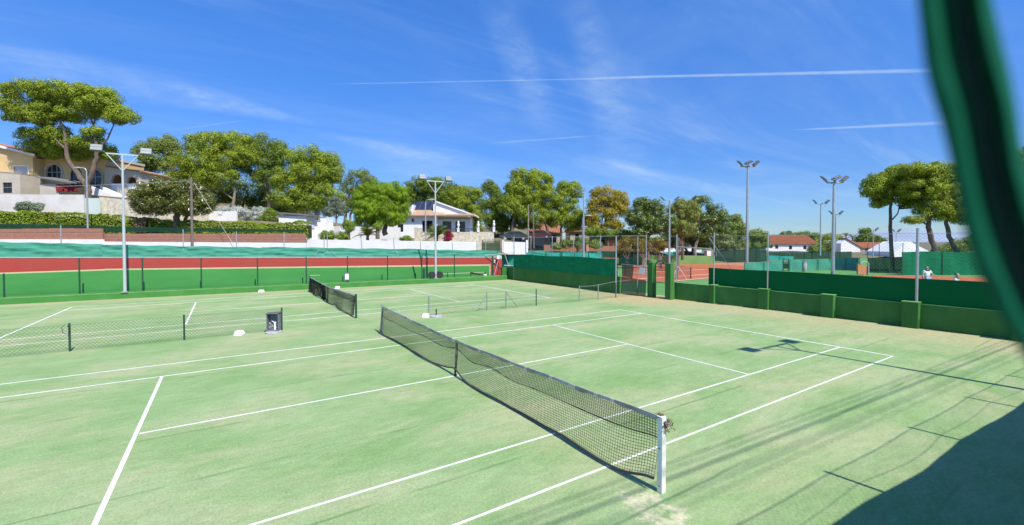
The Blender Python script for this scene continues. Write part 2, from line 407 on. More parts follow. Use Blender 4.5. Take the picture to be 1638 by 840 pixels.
M['awning_red'] = mat('red_cloth', (0.32, 0.03, 0.03), 0.9, (0.20, 0.02, 0.03), 6)
M['asphalt'] = mat('grey_roofing', (0.18, 0.18, 0.18), 0.9)
M['skin'] = mat('skin', (0.55, 0.33, 0.24), 0.6)
M['shirt'] = mat('white_shirt', (0.78, 0.78, 0.78), 0.9)
M['shirt_yoke'] = mat('dark_shirt', (0.05, 0.05, 0.06), 0.9)
M['shorts'] = mat('pale_blue_shorts', (0.25, 0.36, 0.60), 0.9)
M['hair'] = mat('dark_hair', (0.05, 0.035, 0.025), 0.8)
M['shoe'] = mat('white_shoes', (0.7, 0.7, 0.7), 0.7)
M['haze_hill'] = mat('painted_haze_hill', (0.30, 0.35, 0.42), 1.0, (0.24, 0.29, 0.34), 0.004, 8)  # the blue haze of distance is put into the hill colour

def cloth_mat(name, c, c2, trans=0.35, holes=0.0, wr=0.5, sc=1.3):
    m = mat(name, c, 0.8, c2, sc, 6, spec=0.15)
    t = m.node_tree; b = t.nodes['Principled BSDF']
    co = t.nodes.new('ShaderNodeTexCoord'); mp = t.nodes.new('ShaderNodeMapping'); t.links.new(co.outputs['Object'], mp.inputs[0])
    mp.inputs['Scale'].default_value = (0.5, 0.5, 1.6)
    n = t.nodes.new('ShaderNodeTexNoise'); t.links.new(mp.outputs[0], n.inputs['Vector']); n.inputs['Scale'].default_value = 2.0; n.inputs['Detail'].default_value = 4; n.inputs['Distortion'].default_value = 1.2
    bp = t.nodes.new('ShaderNodeBump'); bp.inputs['Strength'].default_value = wr; bp.inputs['Distance'].default_value = 0.12
    t.links.new(n.outputs[0], bp.inputs['Height']); t.links.new(bp.outputs[0], b.inputs['Normal'])
    tr = t.nodes.new('ShaderNodeBsdfTranslucent'); tr.inputs[0].default_value = (*c, 1); t.links.new(bp.outputs[0], tr.inputs['Normal'])
    ms = t.nodes.new('ShaderNodeMixShader'); ms.inputs[0].default_value = trans
    t.links.new(b.outputs[0], ms.inputs[1]); t.links.new(tr.outputs[0], ms.inputs[2]); last = ms.outputs[0]
    if holes:
        tp = t.nodes.new('ShaderNodeBsdfTransparent'); m2 = t.nodes.new('ShaderNodeMixShader'); m2.inputs[0].default_value = holes
        t.links.new(last, m2.inputs[1]); t.links.new(tp.outputs[0], m2.inputs[2]); last = m2.outputs[0]
    t.links.new(last, t.nodes['Material Output'].inputs[0])
    return m
M['screen_turq'] = cloth_mat('turquoise_shade_net', (0.075, 0.34, 0.225), (0.105, 0.40, 0.275), 0.25, 0.0, 0.35)
M['screen_bright'] = cloth_mat('bright_turquoise_shade_net', (0.05, 0.48, 0.36), (0.08, 0.55, 0.42), 0.4, 0.0, 0.7)
M['screen_green'] = cloth_mat('green_shade_net', (0.008, 0.200, 0.080), (0.016, 0.240, 0.105), 0.35, 0.0, 0.5)
M['screen_smooth'] = cloth_mat('smooth_green_shade_net', (0.004, 0.125, 0.036), (0.005, 0.140, 0.042), 0.3, 0.0, 0.12)
M['screen_dark'] = cloth_mat('dark_green_shade_net', (0.012, 0.060, 0.034), (0.018, 0.075, 0.042), 0.15, 0.08, 0.3)
M['screen_loose'] = cloth_mat('see_through_green_net', (0.020, 0.090, 0.055), (0.026, 0.105, 0.065), 0.2, 0.14, 0.3)
M['fold_shade'] = mat('painted_fold_shade', (0.005, 0.034, 0.020), 0.9)  # near-black colour standing in for the shade in the drape's fold
M['flap'] = cloth_mat('near_green_net', (0.004, 0.150, 0.066), (0.003, 0.110, 0.050), 0.35, 0.0, 0.3, 60)

M['pine'] = leafmat('pine_needles', (0.209, 0.287, 0.021), (0.299, 0.368, 0.026), (0.331, 0.391, 0.034), 0.95)
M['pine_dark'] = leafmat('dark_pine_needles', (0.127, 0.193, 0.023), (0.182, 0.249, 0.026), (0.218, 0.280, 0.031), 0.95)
M['pine_grey'] = leafmat('grey_green_needles', (0.166, 0.224, 0.046), (0.227, 0.285, 0.059))
M['pepper'] = leafmat('pepper_tree_leaves', (0.202, 0.340, 0.018), (0.311, 0.452, 0.025), (0.358, 0.492, 0.038), 0.95, trans=0.35)
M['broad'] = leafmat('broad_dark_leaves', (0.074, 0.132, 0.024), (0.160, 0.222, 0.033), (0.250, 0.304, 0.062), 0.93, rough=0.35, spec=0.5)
M['magnolia'] = leafmat('glossy_leaves', (0.064, 0.092, 0.012), (0.177, 0.193, 0.023), (0.390, 0.360, 0.121), 0.96, rough=0.25, spec=0.6, trans=0.15)
M['autumn'] = leafmat('yellow_leaves', (0.30, 0.27, 0.020), (0.50, 0.41, 0.030), (0.46, 0.26, 0.03), 0.93, trans=0.25)
M['olive'] = leafmat('ochre_leaves', (0.160, 0.133, 0.025), (0.304, 0.231, 0.037))
M['willow'] = leafmat('willow_leaves', (0.192, 0.228, 0.049), (0.295, 0.328, 0.068))
M['hedge'] = leafmat('hedge_leaves', (0.167, 0.259, 0.016), (0.281, 0.366, 0.022), (0.344, 0.347, 0.042), 0.97)
M['shrub'] = leafmat('shrub_leaves', (0.087, 0.168, 0.015), (0.275, 0.364, 0.044))
M['blossom'] = leafmat('white_blossom', (0.16, 0.22, 0.07), (0.80, 0.80, 0.76), (0.82, 0.82, 0.78), 0.9)
M['bract'] = leafmat('magenta_bracts', (0.30, 0.010, 0.045), (0.50, 0.020, 0.080))
M['dry'] = leafmat('dry_twigs', (0.16, 0.10, 0.06), (0.28, 0.19, 0.12))
M['palm'] = leafmat('palm_leaves', (0.109, 0.168, 0.022), (0.275, 0.308, 0.056))
M['grey_leaf'] = leafmat('silver_leaves', (0.15, 0.20, 0.12), (0.27, 0.32, 0.20))
# ================================================================== GROUND AND COURTS
rnd = random.Random(7)
g = MB(); g.add([(-6000, -6000, -0.10), (6000, -6000, -0.10), (6000, 6000, -0.10), (-6000, 6000, -0.10)], [(0, 1, 2, 3)])
struct(g.build('ground', M['dirt']))
g = MB(); g.add([(-60, -4.75, 0), (18.6, -4.75, 0), (18.6, 29.2, 0), (-60, 34.0, 0)], [(0, 1, 2, 3)])
struct(g.build('turf_courts', M['turf']))
g = MB(); g.add([(18.62, -8, -0.05), (110, -8, -0.05), (110, 62, -0.05), (18.62, 62, -0.05)], [(0, 1, 2, 3)])
struct(g.build('green_court_surround', M['surround']))
def clay(name, pts, m='clay', z=-0.03):
    g = MB(); g.add([(p[0], p[1], z) for p in pts], [tuple(range(len(pts)))]); struct(g.build(name, M[m]))
clay('clay_court', [gnd(992, 452, -.03), gnd(1075, 450.5, -.03), gnd(1146, 444.5, -.03), gnd(1215, 431, -.03), gnd(1215, 419, -.03), gnd(1000, 421, -.03)])
clay('clay_court', [gnd(1140, 423.5, -.026), gnd(1206, 425.5, -.026), gnd(1206, 419.5, -.026), gnd(1140, 417, -.026)], 'clay_dusty', -.026)
clay('clay_court', [gnd(1395, 447, -.03), gnd(1395, 440, -.03), gnd(1760, 447, -.03), gnd(1760, 461, -.03), gnd(1480, 461, -.03)])
g = MB()                                                     # clay court lines, flat tapes
for a, b in (((1000, 436.5), (1130, 431)), ((1010, 447), (1135, 438.5)), ((1075, 450), (1146, 443.2)), ((1200, 430), (1280, 428.5))):
    p, q = gnd(*a, -.02), gnd(*b, -.02); g.slab(p, q, -.03, -.018, .07)
struct(g.build('clay_court_lines', M['line']))

def court_lines(name, ox, oy):
    L_, z0, z1 = 11.885, 0.0, 0.004
    g = MB()
    def s(x0, x1, y0, y1, z=0.004): g.box(ox+x0, ox+x1, oy+y0, oy+y1, 0.0005, z)
    w = .044
    for y in (0, 1.37, 9.60, 10.97): s(-L_, L_, y-w/2, y+w/2)
    for sx in (-1, 1):
        x = sx*(L_-w*.6)
        s(x-.036, x+.036, 0.03, 10.94, .0046)
        ww = .026 if sx > 0 else .033
        s(sx*6.4-ww, sx*6.4+ww, 1.395, 9.575, .0046)
    s(-6.35, 6.35, 5.485-w/2, 5.485+w/2, .0040)
    o = struct(g.build(name, M['line'])); return o
court_lines('court_lines', 0, 0)
court_lines('court_lines', 0, 16.80)

# ------------------------------------------------------------------ tennis nets
def tennis_net(label, oy, post_mat, post_r, band_mat, dense, seed, square):
    rr = random.Random(seed)
    root = thing('tennis_net', label, 'tennis net', (0, oy+5.485, 0), 0, 'tennis nets')
    y0, y1 = -6.34, 6.34
    def top(y):
        t = abs(y)/6.4; return 0.914+0.135*t**1.25+0.006*math.sin(y*3.1+seed)
    def bot(y):
        t = abs(y)
        b = 0.055+0.03*math.sin(y*0.9+seed)+0.025*math.sin(y*2.7+1)
        b += 0.10*math.exp(-((t-6.3)/.35)**2)+0.09*math.exp(-(y/.35)**2)
        return max(b, .03)
    def lat(y, f):                        # sideways belly of the netting (f: 0 bottom, 1 top)
        return 0.05*math.sin(math.pi*f)*math.sin(y*0.8+seed)+(1-f)*(-0.10+0.04*math.sin(y*1.7+seed))
    def P(y, f):
        b, t = bot(y), top(y)-.03
        return Vector((lat(y, f), y, b+(t-b)*f + (0.018*math.sin(y*3.7+seed*2)*math.sin(math.pi*f)*math.exp(-(y/3.5)**2))))
    sp = 0.046
    ny = int((y1-y0)/sp); nf = 21
    g = MB(); r = .0034
    grid = [[P(y0+(y1-y0)*i/ny, j/nf) for j in range(nf+1)] for i in range(ny+1)]
    def strand(a, b, ax):                 # a cord: two crossed thin faces
        for k in ax: g.add([a-k, b-k, b+k, a+k], [(0, 1, 2, 3)])
    ex = Vector((r, 0, 0)); ez = Vector((0, 0, r)); ey = Vector((0, r, 0))
    for i in range(ny+1):
        for j in range(nf): strand(grid[i][j], grid[i][j+1], (ey, ex))
    for j in range(nf+1):
        for i in range(0, ny): strand(grid[i][j], grid[i+1][j], (ez, ex))
    # doubled netting along the top third
    off = Vector((.012, sp*.5, .02))
    j0 = int(nf*.66)
    for i in range(ny):
        for j in range(j0, nf): strand(grid[i][j]+off, grid[i][j+1]+off, (ey,))
    for j in range(j0, nf+1):
        for i in range(ny-1): strand(grid[i][j]+off, grid[i+1][j]+off, (ez,))
    if dense:                             # sagging folds of bunched netting near the far post
        for k in range(26):
            y = 0.6+5.6*rr.random()
            for q in range(14):
                yy = y+rr.uniform(-.05, .05)
                strand(P(yy, 0)+Vector((rr.uniform(-.04, .04), 0, 0)), P(yy+rr.uniform(-.03, .03), .93), (ey, ex))
    g.build('netting', M['net_cord'], root)
    g = MB()                              # inner rope at the lower edge of the doubled netting
    pts = [P(y0+(y1-y0)*i/90, .66+.035*math.sin(i*.42+seed)*math.exp(-((i-45)/26)**2)) for i in range(91)]
    g.path(pts, .0065, 5); g.build('lacing_rope', M['cable'], root)
    g = MB()                              # bottom tape
    n = 110
    for i in range(n):
        a, b = y0+(y1-y0)*i/n, y0+(y1-y0)*(i+1)/n
        pa, pb = P(a, 0), P(b, 0); h = Vector((0, 0, .017)); w = Vector((.012, 0, 0))
        g.add([pa-w-h, pb-w-h, pb+w-h, pa+w-h, pa-w+h, pb-w+h, pb+w+h, pa+w+h], [(0, 3, 2, 1), (4, 5, 6, 7), (0, 1, 5, 4), (2, 3, 7, 6)])
    g.build('bottom_tape', M['strap'], root)
    g = MB(); n = 140
    for i in range(n):
        a, b = y0+(y1-y0)*i/n, y0+(y1-y0)*(i+1)/n
        g.mi = 1 if (rr.random() < .05 or (a > 3.2 and rr.random() < .75)) else 0
        ha, hb = (.056+.008*math.sin(a*5)+.006*math.sin(a*13), .056+.008*math.sin(b*5)+.006*math.sin(b*13))
        za, zb = top(a), top(b); w = .014
        xa, xb = lat(a, 1), lat(b, 1)
        g.add([(xa-w, a, za-ha), (xb-w, b, zb-hb), (xb+w, b, zb-hb), (xa+w, a, za-ha), (xa-w*.5, a, za), (xb-w*.5, b, zb), (xb+w*.5, b, zb), (xa+w*.5, a, za)],
              [(0, 3, 2, 1), (4, 5, 6, 7), (0, 1, 5, 4), (2, 3, 7, 6)])
    g.build('headband', [M[band_mat], M['net_band_pale']], root)
    g = MB(); g.path([(-.018, 0, .925), (-.03, 0, .5), (-.06, .01, .02)], .016, 6); g.path([(.018, 0, .925), (.01, 0, .5), (-.03, .01, .02)], .014, 6); g.obox((-.045, .01, .015), .09, .07, .03)
    g.build('centre_strap', M['strap'], root)
    for sy in (-1, 1):
        g = MB(); y = sy*6.40
        if square and sy < 0:
            g.obox((0, y, .53), .085, .085, 1.06); g.obox((-.012, y-.001, 1.062), .09, .09, .012)
            p = g.build('post', M['white_paint'], root, bevel=.012)
            h = MB()
            for k in range(34):           # knotted rope and rags round the winder
                a = rr.uniform(0, 6.28); c = Vector((.02+rr.gauss(0, .035), y-.075+rr.gauss(0, .03), .95+rr.gauss(0, .035)))
                d = Vector((rr.gauss(0, 1), rr.gauss(0, 1), rr.gauss(0, 1))).normalized()*rr.uniform(.015, .04)
                h.path([c-d, c+Vector((rr.gauss(0, .012), 0, rr.gauss(0, .012))), c+d], .006, 5)
            for k in range(16):
                d = Vector((rr.gauss(0, 1), rr.gauss(0, 1), rr.gauss(0, .6))).normalized()*.05
                c = Vector((.0, y+.02, 1.055)); h.path([c-d, c+Vector((0, 0, .03)), c+d], .009, 5)
            h.build('knotted_rope', M['rag'], root)
            h = MB(); h.tube((0, y-.16, .985), (0, y+.04, .99), .012); h.build('winder', M['grey_steel'], p)
            for zb_ in (.62, .10): h = MB(); h.tube((-.043, y, zb_), (-.052, y, zb_), .014); h.build('bolt', M['grey_steel'], p)
        else:
            g.tube((0, y, 0), (0, y, 1.06), post_r, n=14); g.tube((0, y, 1.06), (0, y, 1.085), post_r*1.15, n=14)
            g.obox((0, y+sy*.05, .92), .05, .06, .09)
            g.build('post', M[post_mat], root, smooth=True)
    return root
tennis_net('long tennis net with a white square post and knotted rope, nearest in the foreground', 0, 'galv', .042, 'net_band', False, 1, True)
tennis_net('dark tennis net with green posts stretched across the farther court', 16.80, 'green_steel', .048, 'net_band_pale', True, 5, False)

# ------------------------------------------------------------------ chain link
def chain(g, p, q, z0, z1, pitch=.085, r=.0016, z0b=None, z1b=None):
    """diamond wire mesh between the ground points p and q"""
    p = Vector((p[0], p[1], 0)); q = Vector((q[0], q[1], 0)); L = (q-p).length; d = (q-p)/L
    z0b = z0 if z0b is None else z0b; z1b = z1 if z1b is None else z1b
    H = max(z1-z0, z1b-z0b); nn = Vector((-d.y, d.x, 0))*r; kk = Vector((0, 0, r*1.2))
    def pt(s, h):
        t = s/L; a = z0+(z0b-z0)*t; b = z1+(z1b-z1)*t
        return p+d*s+Vector((0, 0, a+(b-a)*h/H))
    s = -H
    while s < L:
        for sg in (1, -1):
            a, b = (s, 0.0), (s+H, H)
            sa, ha, sb, hb = a[0], a[1], b[0], b[1]
            if sa < 0: ha += -sa; sa = 0
            if sb > L: hb -= sb-L; sb = L
            if hb-ha < .01: continue
            if sg < 0: ha, hb = H-ha, H-hb
            A, B = pt(sa, ha), pt(sb, hb)
            g.add([A-kk, B-kk, B+kk, A+kk], [(0, 1, 2, 3)])
            g.add([A-nn, B-nn, B+nn, A+nn], [(0, 1, 2, 3)])
        s += pitch*1.414

def post_part(root, x, y, z0, z1, r, m, name='post', lean=0.0):
    g = MB(); g.tube((x, y, z0), (x+lean, y, z1), r, r, 8); return g.build(name, M[m], root, smooth=True)

# the low fence between the two courts, left run and right run
YF = 14.55
f = thing('chain_link_fence', 'low chain link fence with dark green posts, on the left, ending at a grey bin', 'fence', (-3.2, YF, 0), 0, 'low fences between the courts')
for x in (-12.3, -9.16, -6.23, -3.15):
    post_part(f, x+3.2, 0, 0, .90, .030, 'green_steel')
g = MB(); g.path([(-6.05, -.03, .86), (-6.12, -.06, .80), (-6.10, -.06, .62), (-5.98, -.05, .55), (-5.93, -.04, .7), (-6.0, -.04, .82)], .009, 5); g.build('tied_wire', M['cable'], f)
g = MB(); chain(g, (-40, 0), (.05, 0), .03, .86, .075, .0030); g.build('wire_mesh', M['wire'], f)
g = MB()
for z in (.86, .45, .04): g.path([(-40, 0, z), (-9.1, 0, z), (-6, 0, z-.015), (-3, 0, z), (.05, 0, z)], .0028, 4)
g.build('tension_wire', M['wire'], f)
f = thing('chain_link_fence', 'low fence of bare posts and braces running from a round base to the right wall', 'fence', (2.97, YF, 0), 0, 'low fences between the courts')
for x, m in ((2.97, 'grey_steel'), (6.1, 'grey_steel'), (7.25, 'grey_steel'), (9.19, 'green_steel'), (12.3, 'grey_steel'), (13.8, 'grey_steel'), (15.3, 'green_steel')):
    post_part(f, x-2.97, 0, 0, .90, .030, m)
g = MB(); g.obox((.05, 0, .905), .12, .06, .03); g.build('post_cap', M['grey_steel'], f)
for x0, x1 in ((6.1, 5.45), (7.25, 7.95)):
    g = MB(); g.tube((x0-2.97, -.02, .84), (x1-2.97, -.02, .02), .020); g.build('brace', M['grey_steel'], f)
g = MB(); chain(g, (0, 0), (13.9, 0), .03, .80, .085, .0026); g.build('wire_mesh', M['wire'], f)
g = MB()
g.path([(9.35, 0, .87), (10.1, 0, .84), (10.85, 0, .87), (11.5, 0, .93), (12.3, 0, 1.00), (13.7, .1, 1.02)], .011, 5)
for z in (.80, .04): g.path([(0, 0, z), (13.9, 0, z)], .0022, 4)
g.build('tension_wire', M['wire_galv'], f)

# ------------------------------------------------------------------ kerb, painted wall and fence behind the far court
def lineY(u): return 30.30-.0560*u
c = MB(); P0 = Vector((-60, lineY(-60), 0)); P1 = Vector((16.75, lineY(16.75), 0))
c.slab(P0, P1, 0, .37, 1.05); 
c.mi = 1; c.slab(P0+Vector((0, -.004, 0)), P1+Vector((0, -.004, 0)), .345, .374, .16)
tag(c.build('kerb_wall', [M['curb_green'], M['curb_edge']]), 'long low green kerb wall along the far edge of the courts', 'kerb wall')
dU = Vector((1, -.0560, 0)).normalized(); dN = Vector((.0560, 1, 0)).normalized()
def onwall(x, off):                       # pixel column -> point on the line at distance `off` behind the kerb face
    o = Vector((0, 30.30, 0))+dN*off; r = raydir(x, 440); a = Vector((CAM.x, CAM.y, 0))
    t = (o-a).dot(dN)/Vector((r.x, r.y, 0)).dot(dN)
    return a+Vector((r.x, r.y, 0))*t
def wz(x, y, off):                        # height of the wall seen at pixel (x, y)
    p = onwall(x, off); r = raydir(x, y); t = (p-Vector((CAM.x, CAM.y, 0))).length/Vector((r.x, r.y)).length
    return CAM.z+r.z*t
OFF = 1.95
w = MB()
def band(x0, x1, ya0, ya1, yb0, yb1, mi, th=.25, push=0.0):   # strip of wall between two pixel rows at each end
    w.mi = mi; a, b = onwall(x0, OFF-push), onwall(x1, OFF-push)
    w.slab(a, b, wz(x0, ya1, OFF), wz(x0, ya0, OFF), th, wz(x1, yb1, OFF), wz(x1, yb0, OFF))
XL = -260
SEG = ((XL, 0, 170), (170, 475, 783))
def yr(x): return 412.8-.0006*x          # top edge
def yb_(x): return (437.4-.034*x) if x < 168 else 431.2-.0116*(x-168)
for a, b in ((XL, 168), (168, 783)):
    e = .01
    za, zb = yb_(a+e), yb_(b-e)
    A, B = onwall(a, OFF), onwall(b, OFF)
    w.mi = 0; w.slab(A, B, 0, wz(a, za+1.1, OFF), .25, 0, wz(b, zb+1.1, OFF))
    w.mi = 2; w.slab(A, B, wz(a, za+1.1, OFF), wz(a, za-1.1, OFF), .25, wz(b, zb+1.1, OFF), wz(b, zb-1.1, OFF))
    w.mi = 1; w.slab(A, B, wz(a, za-1.1, OFF), wz(a, yr(a), OFF), .25, wz(b, zb-1.1, OFF), wz(b, yr(b), OFF))
A, B, C_, D_ = onwall(783, OFF), onwall(784.6, OFF), onwall(803, OFF), onwall(806, OFF)
w.mi = 2; w.slab(A, B, 0, wz(783, 423, OFF), .25); w.mi = 1; w.slab(A, B, wz(783, 423, OFF), wz(783, yr(783), OFF), .25)
w.mi = 1; w.slab(B, C_, 0, wz(790, yr(790), OFF), .25)
w.mi = 3; w.slab(onwall(XL, OFF-.02), onwall(803, OFF-.02), wz(XL, yr(XL), OFF), wz(XL, yr(XL)-1.6, OFF), .30, wz(803, yr(803), OFF), wz(803, yr(803)-1.6, OFF))
w.mi = 2                                  # painted practice line
w.slab(onwall(701, OFF-.006), onwall(774, OFF-.006), wz(701, 439.0, OFF), wz(701, 438.0, OFF), .004, wz(774, 436.0, OFF), wz(774, 435.2, OFF))
w.slab(onwall(496, OFF-.006), onwall(512, OFF-.006), wz(496, 441.2, OFF), wz(496, 440.3, OFF), .004, wz(512, 440.8, OFF), wz(512, 440.0, OFF))
tag(w.build('practice_wall', [M['green_bright'], M['red_band'], M['beige_band'], M['concrete']]), 'long wall painted bright green below and red above behind the far court', 'wall')
# shade net fence standing on the wall
s = thing('windscreen_fence', 'crumpled turquoise shade net strung along the top of the red and green wall', 'windscreen', onwall(300, OFF+.15), 0)
o0 = Vector(s.location)
def yt(x): return 387.2+.0206*x if x < 420 else (395.0+.0136*(x-420))
OF2 = OFF+.12
def net_strip(x0, x1, ytop, ybot, off, step=3, amp=.05, seed=0):
    rr = random.Random(seed); g = MB(); cols = []
    n = max(2, int((x1-x0)/step)); ph = [rr.uniform(0, 6) for _ in range(8)]
    for i in range(n+1):
        x = x0+(x1-x0)*i/n; col = []
        for j in range(6):
            f_ = j/5; y = ybot(x)+(ytop(x)-ybot(x))*f_
            sag = .5*math.sin(x*.11+ph[0])*f_*f_
            a = amp*(.6*math.sin(x*.06+ph[1]+f_*7)+.7*math.sin(x*.043+f_*11+ph[2]+math.sin(x*.11))+.35*math.sin(x*.31-f_*4+ph[3]))*(.4+.6*math.sin(math.pi*f_))
            p = onwall(x, off+a); col.append(Vector((p.x, p.y, wz(x, y+sag, off)))-o0)
        cols.append(col)
    for i in range(n):
        for j in range(5): g.add([cols[i][j], cols[i+1][j], cols[i+1][j+1], cols[i][j+1]], [(0, 1, 2, 3)])
    return g
for k, (a, b, dy) in enumerate(((XL, 163.5, 0), (163.5, 300, .6), (300, 520, .2), (520, 700, .3), (700, 800, .8))):
    g = net_strip(a, b, lambda x, d=dy: yt(x)+d, lambda x: yr(x)-1.2, OF2, 3, .045, k)
    o = g.build('shade_net', M['screen_turq'], s, smooth=True)
for pts in (((512, 399), (507, 404), (503, 411)), ((530, 400), (536, 407), (545, 411)), ((632, 399), (636, 404), (637, 410))):
    g = MB(); g.path([Vector((*onwall(x, OF2-.14).xy, wz(x, y, OF2)))-o0 for x, y in pts], .012, 4); g.build('stay_wire', M['net_band_pale'], s)
for x, y, ln in ((-95, 352, 0), (99, 360, 0), (294, 367, 0), (379, 370, 0), (455, 371, 0), (519, 376, 0), (524, 374, 0), (580, 378, -.10), (632, 380, -.12), (673, 386, 0), (725, 388, -.10), (777, 382, 0)):
    p = onwall(x, OF2+.05); zt = wz(x, y, OF2)
    post_part(s, p.x-o0.x, p.y-o0.y, wz(x, yr(x), OF2)-.05, zt, .030, 'galv', lean=ln)
g = MB()
p, q = onwall(XL, OF2+.05)-o0, onwall(777, OF2+.05)-o0
chain(g, p, q, 3.3, 4.4, .12, .0012, 2.75, 3.3); g.build('wire_mesh', M['wire_galv'], s)
# dark posts of the chain link fence on the kerb
f = thing('chain_link_fence', 'tall fence of dark green posts on the low kerb wall before the painted wall', 'fence', (0, lineY(0)+.7, 0), 0)
o1 = Vector(f.location); OF3 = .72
for x, y in ((-130, 415), (6, 437.5), (127, 413), (228, 413), (322, 413), (412, 412.5), (490, 411), (556, 410), (620, 409), (675, 408.5), (727, 407.5), (788, 410)):
    p = onwall(x, OF3); r_ = .042 if x != 788 else .07
    post_part(f, p.x-o1.x, p.y-o1.y, .36, wz(x, y, OF3), r_, 'green_steel')
p = onwall(671, OF3); g = MB(); g.path([Vector((*onwall(xx, OF3+.1).xy, wz(xx, yy, OF3)))-o1 for xx, yy in ((674.5, 426), (673.5, 416), (671.5, 406), (669.8, 399))], .06, 7); g.build('bent_post', M['green_steel'], f)
p = onwall(678.4, OF3-.1); g = MB(); g.obox((p.x-o1.x, p.y-o1.y, .80), .16, .12, .9); g.build('rubber_pad', M['green_steel'], f)
g = MB(); chain(g, onwall(XL, OF3)-o1, onwall(796, OF3)-o1, .40, 2.05, .14, .0011); g.build('wire_mesh', M['wire'], f)
g = MB()
for z in (2.05, .42): g.path([onwall(XL, OF3)-o1+Vector((0, 0, z)), onwall(796, OF3)-o1+Vector((0, 0, z))], .003, 4)
g.build('tension_wire', M['wire'], f)
# low mini net leaning before the wall, at its right end
m_ = thing('mini_tennis_net', 'small low black net on short legs before the green practice wall', 'mini net', onwall(764, 1.5))
g = MB()
a, b = gnd(753, 441.5, .37)-m_.location, gnd(775.5, 441.5, .37)-m_.location
za = .37
g.slab(a, b, .55, .72, .02, .40, .46); g.build('netting', M['net_cord'], m_)
for q, h in ((a, .75), (b, .46)):
    g = MB(); g.tube((q.x, q.y, .37), (q.x, q.y, h), .035); g.build('leg', M['net_cord'], m_)
bx = MB(); p = onwall(775.5, .75); bx.obox((p.x, p.y, .37+.075), .30, .22, .15); tag(bx.build('white_box', M['white_plastic'], bevel=.03), 'small white box on the kerb beside the low black mini net', 'box')

# ------------------------------------------------------------------ right hand wall
XW = 17.05
w = MB(); w.box(XW, XW+.25, 15.9, 29.7, 0, 1.13); w.box(16.45, XW, 29.75, 30.0, 0, 1.13); w.box(XW, XW+.25, 29.7, 30.0, 0, 1.13)
tag(w.build('boundary_wall', M['green_wall']), 'plain dark green boundary wall below a green net beside the farther court', 'wall', 'green boundary walls')
f = thing('windscreen_fence', 'tall grey fence posts carrying a dark green windscreen above the farther stretch of right wall', 'windscreen', (XW+.12, 22.5, 0), 0)
oF = Vector(f.location)
def yz_cloth(g, x, ya, yb_c, z0, z1, amp, seed, ny=60, nz=6, sag=.05):
    rr = random.Random(seed); ph = [rr.uniform(0, 6) for _ in range(6)]; cols = []
    for i in range(ny+1):
        y = ya+(yb_c-ya)*i/ny; col = []
        for j in range(nz+1):
            t = j/nz; b_ = amp*(math.sin(y*2.1+ph[0]+t*3)+.6*math.sin(y*5.3+ph[1]-t*4)+.5*math.sin(t*9+y+ph[2]))*math.sin(math.pi*min(1, .15+t*.8))
            zz_ = z0+(z1-z0)*t+(sag*math.sin(y*1.05+ph[3])*t)
            col.append((x+b_, y, zz_))
        cols.append(col)
    for i in range(ny):
        for j in range(nz): g.add([cols[i][j], cols[i+1][j], cols[i+1][j+1], cols[i][j+1]], [(0, 1, 2, 3)])
g = MB(); yz_cloth(g, -.16, -6.45, 6.2, 1.12, 2.33, .035, 3, sag=.03); g.build('shade_net', M['screen_green'], f, smooth=True)
PV = ((822, 378, 'galv'), (849, 380, 'galv'), (883, 378, 'galv'), (917, 377, 'galv'), (960, 377, 'galv'))
def wall_y(x, X):                         # pixel column -> y on the plane x = X
    r = raydir(x, 430); t = (X-CAM.x)/r.x; return CAM.y+r.y*t, t
for x, y, m in PV:
    yy, t = wall_y(x, XW); zt = CAM.z+raydir(x, y).z*t
    post_part(f, -.10, yy-oF.y, (0 if x == 822 else 1.1), zt, .036, m)
yy, t = wall_y(985, XW-.2); post_part(f, -.30, yy-oF.y, 0, CAM.z+raydir(985, 378).z*t, .05, 'galv')
g = MB(); chain(g, (-.06, -6.5), (-.06, 6.6), 2.3, 3.9, .12, .0011); g.build('wire_mesh', M['wire_galv'], f)
g = MB(); g.path([(-.06, -6.5, 3.85), (-.06, 6.6, 3.85)], .02, 6); g.build('rail', M['galv'], f)
# see-through net between the wall end and the gate
f = thing('netting_fence', 'short bay of see-through dark green netting just left of the arched gate', 'fence', (XW, 14.6, 0), 0)
g = MB(); y_a, y_b = 15.75-14.6, 13.70-14.6
g.add([(-.02, y_a, .02), (-.02, y_b, .02), (.05, y_b, 1.05), (.05, y_a, 1.15)], [(0, 1, 2, 3)]); g.build('lower_net', M['screen_loose'], f)
g = MB(); g.add([(.07, y_a, 1.18), (.07, y_a-.9, 1.10), (.07, y_a-1.0, 1.7), (.07, y_a-.9, 2.35), (.07, y_a, 2.40)], [(0, 1, 2, 3, 4)]); g.build('upper_net', M['screen_loose'], f)
for za_, zb_ in ((1.98, 1.95), (3.85, 3.82)): g = MB(); g.path([(0, y_a, za_), (0, y_b, zb_)], .022, 6); g.build('rail', M['galv'], f)
post_part(f, .04, -.20, 0, 3.85, .03, 'galv'); post_part(f, .04, y_b+.02, 1.0, 3.9, .03, 'galv')
g = MB(); chain(g, (.03, y_a), (.03, y_b), 1.1, 3.8, .12, .0011); g.build('wire_mesh', M['wire_galv'], f)
g = MB(); g.obox((-.05, -.62, 1.62), .01, .42, .42, Matrix.Rotation(R_(8), 3, 'X')); tag_s = g.build('notice', M['white_plastic'], f)
